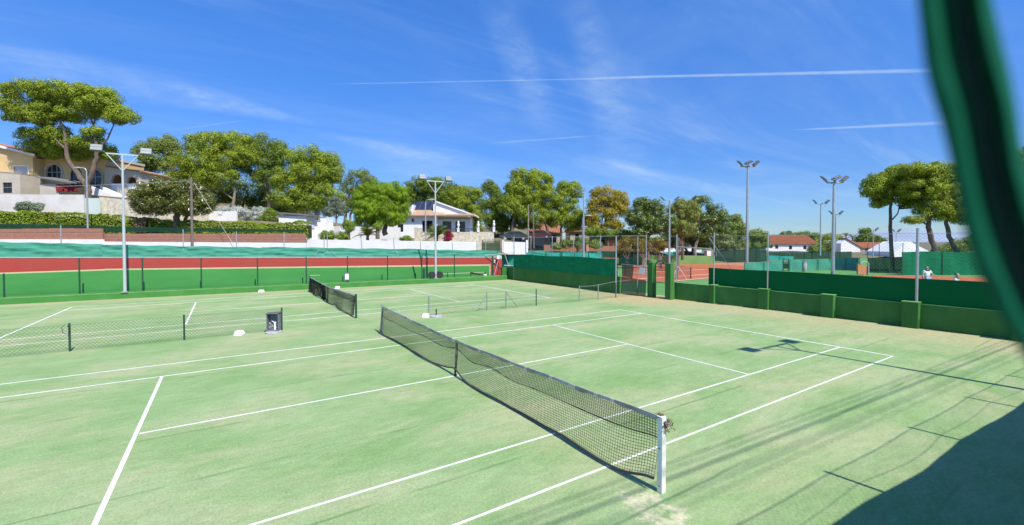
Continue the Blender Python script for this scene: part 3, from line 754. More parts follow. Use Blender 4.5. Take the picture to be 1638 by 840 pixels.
# gate
gt = thing('arched_gate', 'arched dark metal gate between two green pillars in the right wall', 'gate', (17.35, 13.0, 0), 0)
for (xa, h) in ((1041.5, 2.18), (1070, 2.16)):
    yy, t = wall_y(xa, 17.3); g = MB(); g.box(-.16, .22, yy-13.0-.20, yy-13.0+.20, 0, h); g.build('pillar', M['green_wall'], gt, bevel=.015)
ya, yb2 = wall_y(1047.5, 17.3)[0]-13.0, wall_y(1064.5, 17.3)[0]-13.0
g = MB(); cy_, rr_ = (ya+yb2)/2, abs(ya-yb2)/2
pts = [(0, ya, .02)]+[(0, cy_+rr_*math.cos(a)*(1 if ya > yb2 else -1), 1.93+rr_*.95*math.sin(a)) for a in [math.pi*i/10 for i in range(11)]]+[(0, yb2, .02)]
g.path(pts, .032, 6)
for z in (1.93, .95, 1.72): g.path([(0, ya, z), (0, yb2, z)], .018, 5)
g.build('arch_frame', M['green_steel'], gt)
g = MB(); chain(g, (0, ya), (0, yb2), .05, 2.0, .08, .0012); g.build('wire_mesh', M['wire'], gt)
# near stretch of the wall with pillars
A = (17.62, 12.55); B = (18.15, 6.6); Cc = (18.22, -4.6)
w = MB(); w.slab(Cc, B, 0, .95, -.22); w.slab(B, A, 0, .96, -.22, 0, 1.0)
bw = thing('boundary_wall', 'long dark green boundary wall with square pillars beside the near court', 'wall', (18.2, 3.0, 0), 0, 'green boundary walls')
oW = Vector(bw.location); w.v = [(a[0]-oW.x, a[1]-oW.y, a[2]) for a in w.v]; w.build('wall', M['green_wall'], bw)
for px_c, wd in ((1076, .22), (1136, .30), (1219, .50), (1323, .50), (1456, .52), (1640, .52)):
    yy, t = wall_y(px_c, 18.0); yy, t = wall_y(px_c, 17.9 if yy < 9 else 17.62)
    X = 18.05 if yy < 7 else (17.62+(12.55-yy)*.09)
    g = MB(); g.mi = 0; g.box(X-.13-oW.x, X+.30-oW.x, yy-oW.y-wd/2, yy-oW.y+wd/2, 0, 1.03)
    g.mi = 1; g.box(X-.145-oW.x, X+.31-oW.x, yy-oW.y-wd/2-.015, yy-oW.y+wd/2+.015, 1.03, 1.06)
    g.build('pillar', [M['green_wall'], M['curb_edge']], bw, bevel=.012)
g = MB(); q0 = Vector(Cc)-oW.xy; q1 = Vector(B)-oW.xy
g.slab((q0.x-.004, q0.y), (q1.x-.004, q1.y), .952, .972, -.23); q2 = Vector(A)-oW.xy; g.slab((q1.x-.004, q1.y), (q2.x-.004, q2.y), .962, .982, -.23, 1.002, 1.02); g.build('coping', M['curb_edge'], bw)
f = thing('windscreen_fence', 'smooth dark green windscreen on tall grey posts above the near stretch of right wall', 'windscreen', (18.4, 3.0, 0), 0)
oF = Vector(f.location)
ya = wall_y(1131, 18.15)[0]
g = MB(); yz_cloth(g, -.10, -4.6-oF.y, ya-oF.y, .92, 1.97, .008, 9, 70, 6, .012); g.build('shade_net', M['screen_smooth'], f, smooth=True)
ya2 = wall_y(1078, 17.9)[0]
for x, yt_ in ((1142, 372), (1228, 370), (1467, 365), (1650, 355)):
    yy, t = wall_y(x, 18.25); post_part(f, -.15, yy-oF.y, .95, CAM.z+raydir(x, yt_).z*t, .034 if x < 1300 else .05, 'galv')
g = MB(); chain(g, (0, -7.5), (0, ya-3.0), 1.9, 3.75, .10, .0024); g.build('wire_mesh', M['wire_galv'], f)
yy = wall_y(1104, 18.0)[0]
for pts, r_ in (([(-.3, ya2-3, 3.15), (-.1, ya-3.1, 3.05)], .035), ([(0, ya-3, 3.78), (0, -7.5, 3.78)], .008)): g = MB(); g.path(pts, r_, 6); g.build('rail', M['galv'], f)
g = MB(); g.path([(-.1, ya-3, 3.7), (.0, ya-4.3, 1.95)], .014, 5); g.build('stay_wire', M['galv'], f)
post_part(f, -.45, ya2-3.15, 1.0, 3.9, .035, 'galv')
g = MB(); yy = wall_y(1143, 18.1)[0]; g.obox((-.22, yy-oF.y, 2.78), .05, .14, .22); g.build('meter_box', M['bin_grey'], f)
# ================================================================== HILLSIDE
ctrl = []
for x, y, D in ((-300, 386, 44), (0, 388, 44), (250, 390, 45), (480, 393, 46), (0, 352, 52), (250, 356, 52), (440, 360, 54), (0, 318, 60), (150, 320, 60), (260, 345, 62), (380, 350, 66), (470, 352, 72),
                (0, 310, 95), (300, 330, 110), (560, 400, 47), (640, 402, 47), (760, 403, 47), (600, 387, 56), (700, 386, 58), (700, 373, 64), (700, 372, 85), (840, 407, 52), (840, 392, 62), (870, 374, 80), (980, 395, 68), (1040, 404, 62), (960, 408, 52),
                (1100, 402, 84), (1000, 385, 110), (700, 360, 130), (1150, 400, 105)):
    p = at(x, y, D); ctrl.append((p.x, p.y, p.z))
ctrl = []
for x in range(-300, 500, 80):
    for y, D in ((412, 43), (410, 46), (376, 50), (352, 55), (344 if x < 330 else 352, 58)): ctrl.append(tuple(at(x, y, D)))
    ctrl.append(tuple(at(x, 330 if x < 330 else 348, 70))); ctrl.append(tuple(at(x, 322, 110)))
for x in range(500, 860, 60):
    for y, D in ((406, 43), (406, 47), (404, 52), (392 if x < 800 else 398, 58), (380, 64), (374, 84), (362, 125)): ctrl.append(tuple(at(x, y, D)))
for x in range(870, 1140, 45):
    for y, D in ((420, 48), (414, 54), (408, 62)): p = at(x, y, D); ctrl.append((p.x, p.y, min(p.z, 1.2-(x-870)*.008)))
    ctrl.append(tuple(at(x, 400, 76))); ctrl.append(tuple(at(x, 398, 110)))
for x in range(985, 1140, 30):
    for D in (44, 52, 60, 70): p = at(x, 410, D); ctrl.append((p.x, p.y, -.5))
for u in (-70, -40, -20, 0, 14): ctrl.append((u, lineY(u)+2.4, 1.9+.010*(14-u)))
for u in (30, 60, 90): ctrl += [(u, 45, -.4), (u, 20, -.5), (u+30, 80, -.4), (u+60, 140, -.4)]
CT = np.array(ctrl)
def hill_z(u, v):
    d2 = (CT[:, 0]-u)**2+(CT[:, 1]-v)**2+1.0
    w_ = d2**-2.2
    return float((w_*CT[:, 2]).sum()/w_.sum())
g = MB(); us = list(np.arange(-110, 150, 3.0)); vs_ = [0, 2.5, 5, 8, 11]+list(np.arange(14, 190, 4.0))
for u in us:
    v0 = lineY(min(u, 17))+2.22
    for v in vs_: g.v.append((u, v0+v, hill_z(u, v0+v)-.05))
nv = len(vs_)
for i in range(len(us)-1):
    for j in range(nv-1):
        q = [i*nv+j, (i+1)*nv+j, (i+1)*nv+j+1, i*nv+j+1]
        if us[i] > 15 and max(g.v[k][2] for k in q) < -.05: continue
        g.f.append(q); g.m.append(0)
struct(g.build('hillside', M['hill'], smooth=True))

class Front:
    """a thing standing D metres into the scene, its front parallel to the picture; p(x, y, Y) is a point on its upright plane Y"""
    def __init__(s, name, label, cat, xc, yb, D, group=None, turn=0.0):
        s.loc = at(xc, yb, D); s.rz = YAW+turn
        s.o = thing(name, label, cat, s.loc, s.rz, group)
        s.inv = Matrix.Rotation(-s.rz, 3, 'Z')
    def p(s, x, y, Y=0.0):
        a = s.inv @ (CAM-s.loc); d = s.inv @ raydir(x, y)
        return a+d*((Y-a.y)/d.y)
    def X(s, x, Y=0.0, y=400): return s.p(x, y, Y).x
    def Z(s, y, Y=0.0, x=None): return s.p(PW/2 if x is None else x, y, Y).z
    def loc_of(s, P): return s.inv @ (Vector(P)-s.loc)
    def rect(s, x0, x1, y0, y1, Y=0.0):    # x0..x1 left to right, y0 top, y1 bottom -> X0, X1, Z0, Z1
        a, b = s.p(x0, y1, Y), s.p(x1, y0, Y); return a.x, b.x, a.z, b.z

def wall_open(g, X0, X1, Z0, Z1, Y, th, ops):
    """upright wall with real openings (xa, xb, za, zb, arched)"""
    cols = []; xs = X0
    for xa, xb, za, zb, arch in sorted(ops):
        if xa > xs+1e-4: cols.append((xs, xa, None))
        n = 10 if arch else 1
        for k in range(n):
            l, r_ = xa+(xb-xa)*k/n, xa+(xb-xa)*(k+1)/n
            R = (xb-xa)/2; c_ = (xa+xb)/2
            tl = zb-R+math.sqrt(max(0, R*R-(l-c_)**2)) if arch else zb
            tr_ = zb-R+math.sqrt(max(0, R*R-(r_-c_)**2)) if arch else zb
            cols.append((l, r_, (za, tl, tr_)))
        for xx in (xa, xb):
            zt = zb-(xb-xa)/2 if arch else zb
            g.add([(xx, Y, za), (xx, Y+th, za), (xx, Y+th, zt), (xx, Y, zt)], [(0, 1, 2, 3)])
        xs = xb
    if xs < X1-1e-4: cols.append((xs, X1, None))
    for l, r_, o in cols:
        parts = [(Z0, Z0, Z1, Z1)] if o is None else [(Z0, Z0, o[0], o[0]), (o[1], o[2], Z1, Z1)]
        for zl0, zr0, zl1, zr1 in parts:
            if zl1-zl0 < 1e-3 and zr1-zr0 < 1e-3: continue
            for yy in (Y, Y+th): g.add([(l, yy, zl0), (r_, yy, zr0), (r_, yy, zr1), (l, yy, zl1)], [(0, 1, 2, 3)])
        if o: 
            g.add([(l, Y, o[0]), (r_, Y, o[0]), (r_, Y+th, o[0]), (l, Y+th, o[0])], [(0, 1, 2, 3)])
            g.add([(l, Y, o[1]), (r_, Y, o[2]), (r_, Y+th, o[2]), (l, Y+th, o[1])], [(0, 1, 2, 3)])
    g.add([(X0, Y, Z1), (X1, Y, Z1), (X1, Y+th, Z1), (X0, Y+th, Z1)], [(0, 1, 2, 3)])
    for xx in (X0, X1): g.add([(xx, Y, Z0), (xx, Y+th, Z0), (xx, Y+th, Z1), (xx, Y, Z1)], [(0, 1, 2, 3)])

def window(F, r, Y, name='window', bars=1, arch=False, frame=M['white_steel'], pane=M['dark_pane'], inset=.12, transom=False):
    X0, X1, Z0, Z1 = r; w_ = MB(); t = .07
    if arch:
        R = (X1-X0)/2; c_ = (X0+X1)/2; zs = Z1-R
        ring = [(X0, Z0)]+[(c_-R*math.cos(a), zs+R*math.sin(a)) for a in [math.pi*i/12 for i in range(13)]]+[(X1, Z0)]
        for a, b in zip(ring, ring[1:]): w_.tube((a[0], Y+inset, a[1]), (b[0], Y+inset, b[1]), t*.7, n=4)
        w_.box(X0, X1, Y+inset-.04, Y+inset+.04, Z0, Z0+t)
        w_.box(X0, X1, Y+inset-.03, Y+inset+.03, zs-t*.5, zs+t*.5)
    else:
        w_.box(X0, X0+t, Y+inset-.04, Y+inset+.04, Z0, Z1); w_.box(X1-t, X1, Y+inset-.04, Y+inset+.04, Z0, Z1)
        w_.box(X0+t, X1-t, Y+inset-.04, Y+inset+.04, Z0, Z0+t); w_.box(X0+t, X1-t, Y+inset-.04, Y+inset+.04, Z1-t, Z1)
    for k in range(bars):
        x = X0+(X1-X0)*(k+1)/(bars+1); w_.box(x-t*.4, x+t*.4, Y+inset-.035, Y+inset+.035, Z0+t, Z1-t)
    o = w_.build(name, frame, F.o)
    g = MB()
    if arch: g.prism(ring, Y+inset+.03, Y+inset+.05)
    else: g.box(X0+t*.5, X1-t*.5, Y+inset+.01, Y+inset+.03, Z0+t*.5, Z1-t*.5)
    g.build('pane', pane, o); return o

# ------------------------------------------------------------------ yellow house on the left
F = Front('yellow_house', 'large yellow villa with arched windows and a stone arcade, up behind the left hedge', 'house', 60, 312, 60)
g = MB(); ops = []
r1 = F.rect(22, 44.5, 266, 285); ops.append((*r1, False))
X0, X1 = F.X(-160), F.X(56); zb = F.Z(320)
zt = F.Z(252, 0, 40)
wall_open(g, X0, X1, zb, zt, 0, .3, ops)
pk = F.p(-40, 226, 0); rt = F.p(56, 250, 0)   # sloping gable
g.prism([(X0, zt), (X1, zt), (rt.x, rt.z), (pk.x, pk.z), (X0, F.Z(250, 0, -160))], 0, .3)
g.box(X0, X1, 7.7, 8, zb, zt); g.box(X1-.3, X1, .3, 7.7, zb, zt); g.box(X0, X0+.3, .3, 7.7, zb, zt)
g.build('wall', M['yellow_wall'], F.o)
rf = MB(); a, b, c_ = F.p(-165, 250, 0), F.p(-40, 224, 0), F.p(61, 249.5, 0)
for p, q in ((a, b), (b, c_)):
    rf.add([(p.x, -.4, p.z), (q.x, -.4, q.z), (q.x, 8.3, q.z), (p.x, 8.3, p.z), (p.x, -.4, p.z+.22), (q.x, -.4, q.z+.22), (q.x, 8.3, q.z+.22), (p.x, 8.3, p.z+.22)],
           [(0, 3, 2, 1), (4, 5, 6, 7), (0, 1, 5, 4), (1, 2, 6, 5), (2, 3, 7, 6), (3, 0, 4, 7)])
roof = rf.build('roof', M['tile'], F.o)
vg = MB()
for p, q in ((a, b), (b, c_)): vg.add([(p.x, -.46, p.z-.14), (q.x, -.46, q.z-.14), (q.x, -.46, q.z+.16), (p.x, -.46, p.z+.16), (p.x, -.405, p.z-.14), (q.x, -.405, q.z-.14), (q.x, -.405, q.z+.16), (p.x, -.405, p.z+.16)], [(0, 3, 2, 1), (4, 5, 6, 7), (0, 1, 5, 4), (1, 2, 6, 5), (2, 3, 7, 6), (3, 0, 4, 7)])
vg.build('verge', M['white_wall'], roof)
g = MB(); q = F.rect(49, 74, 236, 252, 2.5); g.box(q[0], q[1], 2.5, 4.2, q[2], q[3]); q = F.rect(57, 72, 234, 237, 2.5); g.box(q[0], q[1], 2.4, 4.3, q[3]-.12, q[3]+.1); g.build('chimney', M['yellow_wall'], roof)
g = MB(); X0, X1, Z0, Z1 = r1; n = 12
for k in range(n): z = Z0+(Z1-Z0)*k/n; g.box(X0+.05, X1-.05, .10, .16, z+.01, z+(Z1-Z0)/n-.012)
sh = g.build('window', M['white_steel'], F.o); g = MB(); g.box(X0-.12, X1+.12, -.05, .02, Z0-.14, Z0); g.box(X0-.10, X0, -.03, .02, Z0, Z1+.08); g.box(X1, X1+.10, -.03, .02, Z0, Z1+.08); g.box(X0, X1, -.03, .02, Z1, Z1+.1); g.build('frame', M['white_wall'], sh)
g = MB(); q = F.rect(33, 56, 286, 302, -.25); g.box(q[0], q[1], -.25, -.002, q[2], q[3]); g.build('balcony', M['yellow_wall'], F.o)
# middle block with arched window and big arched porch
Ym = 1.6
g = MB(); ra = F.rect(74, 98, 263, 287, Ym); rb_ = F.rect(113, 131, 268, 300, Ym); rc = F.rect(140, 163, 271, 301, Ym)
X0, X1 = F.X(56.5, Ym), F.X(172, Ym); zt = F.Z(254, Ym, 110)
wall_open(g, X0, X1, F.Z(322, Ym), zt, Ym, .35, [(*ra, True), (*rb_, True), (*rc, True)])
g.box(X0, X1, 7.6, 8, F.Z(322, Ym), zt); g.box(X1-.3, X1, Ym+.35, 7.6, F.Z(322, Ym), zt); g.box(X0, X1, Ym+.35, 7.6, zt-.3, zt-.02)
g.build('wall', M['yellow_wall'], F.o)
g = MB(); z = F.Z(251.5, Ym, 110); g.box(X0-.02, X1+.1, Ym-.10, 8.1, zt+.002, zt+.32)
x2, x3 = F.X(134, Ym), F.X(168, Ym)
for k in range(16): x = x2+(x3-x2)*k/15; g.lathe([(.05, zt+.33), (.09, zt+.5), (.05, zt+.75), (.08, zt+.85)], (x, Ym+.1, 0), 6)
g.box(x2-.1, x3+.1, Ym, Ym+.2, zt+.86, zt+.98)
g.build('parapet', M['grey_beige'], F.o)
window(F, ra, Ym, bars=2, arch=True); 
window(F, rb_, Ym, bars=1, arch=True, frame=M['frame_dark']); window(F, rc, Ym, bars=1, arch=True)
for (X0, X1, Z0, Z1) in (ra, rc):
    g = MB()
    R = (X1-X0)/2; c_ = (X0+X1)/2; zs = Z1-R
    pts = [(X0, Ym-.03, Z0)]+[(c_-(R+.12)*math.cos(a), Ym-.03, zs+(R+.12)*math.sin(a)) for a in [math.pi*i/12 for i in range(13)]]+[(X1, Ym-.03, Z0)]
    g.path(pts, .13, 5); g.build('arch_trim', M['grey_beige'], F.o)
# stone arcade
Ya = 1.0
g = MB(); r2 = F.rect(177.5, 195.5, 279, 304, Ya); r3 = F.rect(202.5, 218, 283, 305, Ya)
X0, X1 = F.X(171, Ya), F.X(226, Ya); zt = F.Z(272, Ya, 200)
wall_open(g, X0, X1, F.Z(330, Ya), zt, Ya, .4, [(*r2, True), (*r3, True)])
g.prism([(X0, zt), (X1, zt), (X0, F.Z(268, Ya, 172))], Ya, Ya+.4)
g.box(X0, X1, 5.6, 6, F.Z(330, Ya), zt); g.box(X1-.3, X1, Ya+.4, 5.6, F.Z(330, Ya), zt)
g.build('arcade_wall', M['grey_beige'], F.o)
g = MB(); a = F.p(171, 266.5, Ya); b = F.p(228, 276, Ya)
g.add([(a.x, Ya-.3, a.z), (b.x, Ya-.3, b.z), (b.x, 6.2, b.z), (a.x, 6.2, a.z), (a.x, Ya-.3, a.z+.15), (b.x, Ya-.3, b.z+.15), (b.x, 6.2, b.z+.15), (a.x, 6.2, a.z+.15)], [(0, 3, 2, 1), (4, 5, 6, 7), (0, 1, 5, 4), (1, 2, 6, 5), (2, 3, 7, 6), (3, 0, 4, 7)])
g.build('arcade_roof', M['tile'], F.o)
g = MB(); g.box(r2[0]-.5, r2[1]+.3, 3.0, 3.2, r2[2]-1, r2[3]+.3); g.build('inner_wall', M['brick_pink'], F.o)
g = MB(); g.box(r2[0], r2[1], Ya+.1, Ya+.16, r2[2], r2[2]+.9); g.box(r3[0], r3[1], Ya+.1, Ya+.16, r3[2], r3[2]+.9); g.build('railing', M['white_wall'], F.o)
# sloped stair walls
g = MB(); 
for xa, ya, xb, yb, Y in ((146, 298, 185, 314, -1.2), (160, 297, 202, 315, -.3)):
    a, b = F.p(xa, ya, Y), F.p(xb, yb, Y)
    g.add([(a.x, Y, a.z-1.1), (b.x, Y, b.z-.5), (b.x, Y+.25, b.z-.5), (a.x, Y+.25, a.z-1.1), (a.x, Y, a.z), (b.x, Y, b.z), (b.x, Y+.25, b.z), (a.x, Y+.25, a.z)], [(0, 3, 2, 1), (4, 5, 6, 7), (0, 1, 5, 4), (1, 2, 6, 5), (2, 3, 7, 6), (3, 0, 4, 7)])
g.build('stair_wall', M['white_wall'], F.o)
a, b = F.p(148, 300, -.9), F.p(184, 315, -.9); g = MB()
g.add([(a.x, -.95, a.z), (b.x, -.95, b.z), (b.x, -.3, b.z), (a.x, -.3, a.z)], [(0, 1, 2, 3)]); g.build('stairs', M['asphalt'], F.o)
# dish and folded parasol on the roof terrace
d_ = thing('satellite_dish', 'white satellite dish on the flat roof beside the pine trunk', 'satellite dish', at(116, 253, 60.5), YAW)
g = MB(); p = Vector((0, 0, .75)); Rm_ = Matrix.Rotation(R_(70), 3, 'X')
prof = [(0.02, .0), (.3, .03), (.5, .1)]
vs = []; n = 18
for r_, z in prof:
    for i in range(n): t = 2*math.pi*i/n; vs.append(p+Rm_ @ Vector((r_*math.cos(t), r_*math.sin(t), z)))
g.add(vs, [(j*n+i, j*n+(i+1) % n, (j+1)*n+(i+1) % n, (j+1)*n+i) for j in range(2) for i in range(n)]+[tuple(range(n))])
g.build('dish', M['white_plastic'], d_, smooth=True); g = MB(); g.tube((0, .05, -.1), (0, .05, .72), .04); g.tube((0, 0, .75), (0, -.45, .85), .015); g.build('mast', M['grey_steel'], d_)
d_ = thing('parasol', 'closed-side beige dome parasol on the roof terrace behind the pine', 'parasol', at(97, 254, 62), YAW)
g = MB(); g.lathe([(1.15, 1.05), (.95, 1.35), (.55, 1.62), (.05, 1.78)], (0, 0, -.3), 14); g.build('canopy', M['grey_beige'], d_, smooth=True); g = MB(); g.tube((0, 0, -.6), (0, 0, 1.4), .04); g.build('pole', M['grey_steel'], d_)
# covered red cloths in front of the arched window
d_ = Front('garden_shelter', 'dark flat shelter with red cloths hanging before the yellow villa', 'shelter', 95, 308, 57)
g = MB(); q = d_.rect(60, 117, 292, 311, 0); 
a, b = d_.p(60, 284.5, 0), d_.p(118, 294, 0)
g.add([(a.x, -.2, a.z), (b.x, -.2, b.z), (b.x, 2.2, b.z+.2), (a.x, 2.2, a.z+.2), (a.x, -.2, a.z+.15), (b.x, -.2, b.z+.15), (b.x, 2.2, b.z+.35), (a.x, 2.2, a.z+.35)], [(0, 3, 2, 1), (4, 5, 6, 7), (0, 1, 5, 4), (1, 2, 6, 5), (2, 3, 7, 6), (3, 0, 4, 7)]); g.build('roof', M['asphalt'], d_.o)
g = MB(); g.box(q[0], d_.X(92), .3, .6, q[2]-.5, d_.Z(293)); g.build('wall', M['grey_beige'], d_.o)
g = MB(); rr = random.Random(3)
for k in range(7):
    x = d_.X(90)+k*.30; z1 = d_.Z(293)-rr.random()*.15; g.box(x, x+.42, .1+k*.05, .5+k*.05, z1-.55-rr.random()*.55, z1)
g.build('red_cloth', M['awning_red'], d_.o, bevel=.04)
# beige annex
F = Front('beige_annex', 'low beige flat-roofed annex with one dark window, far left in front of the yellow villa', 'house', 10, 312, 57)
g = MB(); r = F.rect(4.5, 19, 292, 309); X0, X1 = F.X(-170), F.X(35); zt = F.Z(277, 0, 0)
wall_open(g, X0, X1, F.Z(318), zt, 0, .25, [(*r, False)]); g.box(X0, X1, 2.2, 2.45, F.Z(318), zt); g.box(X1-.25, X1, .25, 2.2, F.Z(318), zt)
g.prism([(X0, zt), (X1, zt), (X1, F.Z(279.5, 0, 35)), (X0, F.Z(262, 0, -100))], 0, .25); g.build('wall', M['grey_beige'], F.o)
g = MB(); g.box(X0, X1, .25, 2.2, zt-.2, zt-.01); g.build('roof', M['grey_beige'], F.o)
window(F, r, 0, bars=1, frame=M['frame_dark'])

# ------------------------------------------------------------------ garden walls on the left
def front_wall(name, label, cat, m, x0, x1, y0l, y0r, y1, D, th=.25, cap=None, group=None):
    F = Front(name, label, cat, (x0+x1)/2, y1, D, group)
    a, b = F.p(x0, y0l), F.p(x1, y0r); z = F.p((x0+x1)/2, y1).z
    g = MB(); g.add([(a.x, 0, z-.6), (b.x, 0, z-.6), (b.x, th, z-.6), (a.x, th, z-.6), (a.x, 0, a.z), (b.x, 0, b.z), (b.x, th, b.z), (a.x, th, a.z)], [(0, 3, 2, 1), (4, 5, 6, 7), (0, 1, 5, 4), (1, 2, 6, 5), (2, 3, 7, 6), (3, 0, 4, 7)])
    g.build('wall', m, F.o)
    if cap:
        g = MB(); g.add([(a.x-.03, -.05, a.z+.002), (b.x+.03, -.05, b.z+.002), (b.x+.03, th+.05, b.z+.002), (a.x-.03, th+.05, a.z+.002), (a.x-.03, -.05, a.z+.1), (b.x+.03, -.05, b.z+.1), (b.x+.03, th+.05, b.z+.1), (a.x-.03, th+.05, a.z+.1)], [(0, 3, 2, 1), (4, 5, 6, 7), (0, 1, 5, 4), (1, 2, 6, 5), (2, 3, 7, 6), (3, 0, 4, 7)]); g.build('coping', cap, F.o)
    return F
front_wall('garden_wall', 'stained white garden wall behind the hedge, below the yellow villa', 'wall', M['old_white'], -200, 132, 310, 311.5, 342, 55)
front_wall('garden_wall', 'short pale green panel wall between the white garden wall and the stone wall', 'wall', M['grey_leaf_wall'] if 'grey_leaf_wall' in M else mat('pale_mint_render', (0.60, 0.68, 0.60), 0.8), 132.6, 158, 317, 317, 343, 55.5)
front_wall('stone_wall', 'pale stacked stone wall below the arcade, left of the round glossy tree', 'wall', M['stone'], 158.5, 330, 314, 330, 352, 56, .4, M['tile'])
front_wall('garden_wall', 'low white garden wall just behind the round glossy tree', 'wall', M['white_wall'], 300, 378, 338, 338, 360, 57)
F = front_wall('white_kerb_wall', 'low white base wall under the terracotta fence, above the turquoise net', 'wall', M['white_wall'], -220, 163.5, 382.6, 382.8, 389, 46)
front_wall('white_kerb_wall', 'long thin white base wall under the right stretch of terracotta fence', 'wall', M['white_wall'], 164, 489, 386.5, 388.5, 392, 46.2)
def board_fence(label, x0, x1, ya0, yb0, y1, D, n, gap, seed):
    F = Front('board_fence', label, 'fence', (x0+x1)/2, y1, D, 'terracotta fences')
    a, b = F.p(x0, ya0), F.p(x1, yb0); z = F.p((x0+x1)/2, y1).z; rr = random.Random(seed)
    g = MB(); h = (min(a.z, b.z)-z)/n; k = 0; x = a.x
    for i in range(n):
        x = a.x-rr.random()*2
        while x < b.x:
            l = 2.6+rr.random()*.8; xa, xb = max(x, a.x), min(x+l-.02, b.x)
            if xb > xa+.05: g.box(xa, xb, rr.random()*.015, .06, z+h*i+.012, z+h*(i+1)-.012 + (rr.random()*.10 if i == n-1 else 0))
            x += l
    g.build('board', M['brick_pink'], F.o)
    g = MB(); g.box(a.x, b.x, .07, .10, z, min(a.z, b.z)-.02); g.build('backing', M['wood_pole'], F.o); return F
board_fence('terracotta board fence with an uneven top at the far left, under the hedge', -220, 164, 365, 366, 383.5, 46.4, 3, .1, 1)
board_fence('terracotta board fence running right to the white garden wall', 164.5, 489, 370, 374.5, 388, 46.7, 3, .1, 2)
F = Front('mesh_fence', 'strip of dark green mesh along the foot of the clipped hedge', 'fence', 200, 368, 47.2)
g = MB()
for x0, x1, ya, yb_2 in ((-220, 60, 357, 358.5), (60.3, 170, 358.5, 361), (170.3, 330, 362, 365), (330.3, 488, 365, 368)):
    p, q = F.p(x0, ya), F.p(x1, yb_2); z = F.p((x0+x1)/2, 371).z
    g.add([(p.x, 0, z), (q.x, 0, z), (q.x, 0, q.z), (p.x, 0, p.z)], [(0, 1, 2, 3)])
g.build('netting', M['screen_dark'], F.o)
for x in range(-200, 489, 55): p = F.p(x, 359 if x < 170 else 364); g = MB(); g.tube((p.x, .03, F.Z(374)), (p.x, .03, p.z), .03); g.build('post', M['green_steel'], F.o)

# ------------------------------------------------------------------ white villa
F = Front('white_villa', 'white single storey villa with solar panels on its low tiled roof', 'house', 700, 373, 66)
g = MB(); d1 = F.rect(675.5, 692, 353, 371); d2 = F.rect(708, 722, 354, 371, 1.0); d3 = F.rect(728.5, 744, 354.5, 371, 1.0); w1 = F.rect(636, 645, 358, 371)
X0, X1, X2 = F.X(600), F.X(700), F.X(753, 1.0); zb = F.Z(388); zt = F.Z(346)
wall_open(g, X0, X1, zb, zt, 0, .3, [(*w1, False), (*d1, False)])
wall_open(g, X1+.002, X2, zb, zt, 1.0, .3, [(*d2, False), (*d3, False)])
g.box(X1-.3, X1, .3, 1.0, zb, zt); g.box(X0, X2, 8.7, 9, zb, zt); g.box(X2-.3, X2, 1.3, 8.7, zb, zt); g.box(X0, X0+.3, .3, 8.7, zb, zt)
g.box(X0+.3, X2-.3, .3, 8.7, zt-.25, zt-.05)
# gables
a, b, c_ = F.p(693, 327, 1.2), F.p(697.5, 324.5, 1.2), F.p(757, 345.5, 1.2)
g.prism([(a.x, zt), (X2+.2, zt), (c_.x, c_.z), (b.x, b.z), (a.x, a.z)], 1.2, 1.5)
q = F.rect(645, 660.5, 331, 346, .6); g.prism([(q[0], q[2]), (q[1], q[2]), (q[1], q[3]+.35), (q[0], q[3]-.9)], .6, 4.0)
g.build('wall', M['white_wall'], F.o)
for r, Y in ((d1, 0), (d2, 1.0), (d3, 1.0)): window(F, r, Y, 'door', bars=1, frame=M['frame_dark'])
window(F, w1, 0, bars=0, frame=M['frame_dark'])
g = MB(); z0 = zt+.02                         # tiled eaves
e0, e1 = F.X(644), F.X(762); 
a = F.p(660, 336, .8); 
for k in range(int((e1-e0)/.24)):
    x = e0+.12+k*.24
    g.tube((x, -.75, zt+.06), (x, .6, zt+.34), .11, n=6)
g.box(e0, e1, -.62, .7, zt-.02, zt+.03)
rf = g.build('roof', M['tile_tan'], F.o, smooth=True)
zr = F.p(678, 322, 2.6).z
g = MB(); x0_, x1_ = F.X(660.5, .6), F.X(697, .6)
g.add([(x0_, .55, zt+.32), (F.X(712, .6), .55, zt+.32), (F.X(700, 4.2), 4.4, zr), (x0_, 4.4, zr)], [(0, 1, 2, 3)])
for k in range(34):
    t = k/33; xa = x0_+t*(x1_-x0_); g.tube((xa, .5, zt+.33), (xa, 4.4, zr+.02), .075, n=5)
g.build('tile_slope', M['tile_tan'], rf)
g = MB(); b, c_ = F.p(697.5, 322.8, 1.1), F.p(763, 346, 1.1)
g.add([(b.x, .95, b.z-.1), (c_.x, .95, c_.z-.1), (c_.x, 8.9, c_.z-.1), (b.x, 8.9, b.z-.1), (b.x, .95, b.z+.12), (c_.x, .95, c_.z+.12), (c_.x, 8.9, c_.z+.12), (b.x, 8.9, b.z+.12)], [(0, 3, 2, 1), (4, 5, 6, 7), (0, 1, 5, 4), (1, 2, 6, 5), (2, 3, 7, 6), (3, 0, 4, 7)])
g.build('roof_edge', M['white_wall'], rf)
def solar(xa, xb, t0, t1, nx, ny, nm):
    for i in range(nx):
        for j in range(ny):
            x0, x1 = xa+(xb-xa)*i/nx, xa+(xb-xa)*(i+1)/nx-.05; u0, u1 = t0+(t1-t0)*j/ny, t0+(t1-t0)*(j+1)/ny-.012
            P = lambda x, u: (x, .55+3.85*u, zt+.47+(zr-zt-.32)*u)
            g = MB(); v = [P(x0, u0), P(x1, u0), P(x1, u1), P(x0, u1)]; v += [(a_[0], a_[1]-.01, a_[2]+.05) for a_ in v]
            g.add(v, [(0, 3, 2, 1), (4, 5, 6, 7), (0, 1, 5, 4), (1, 2, 6, 5), (2, 3, 7, 6), (3, 0, 4, 7)]); g.build('solar_panel', M['solar'], rf)
solar(F.X(661, 1.5), F.X(697, 1.5), .30, .98, 4, 2, '')
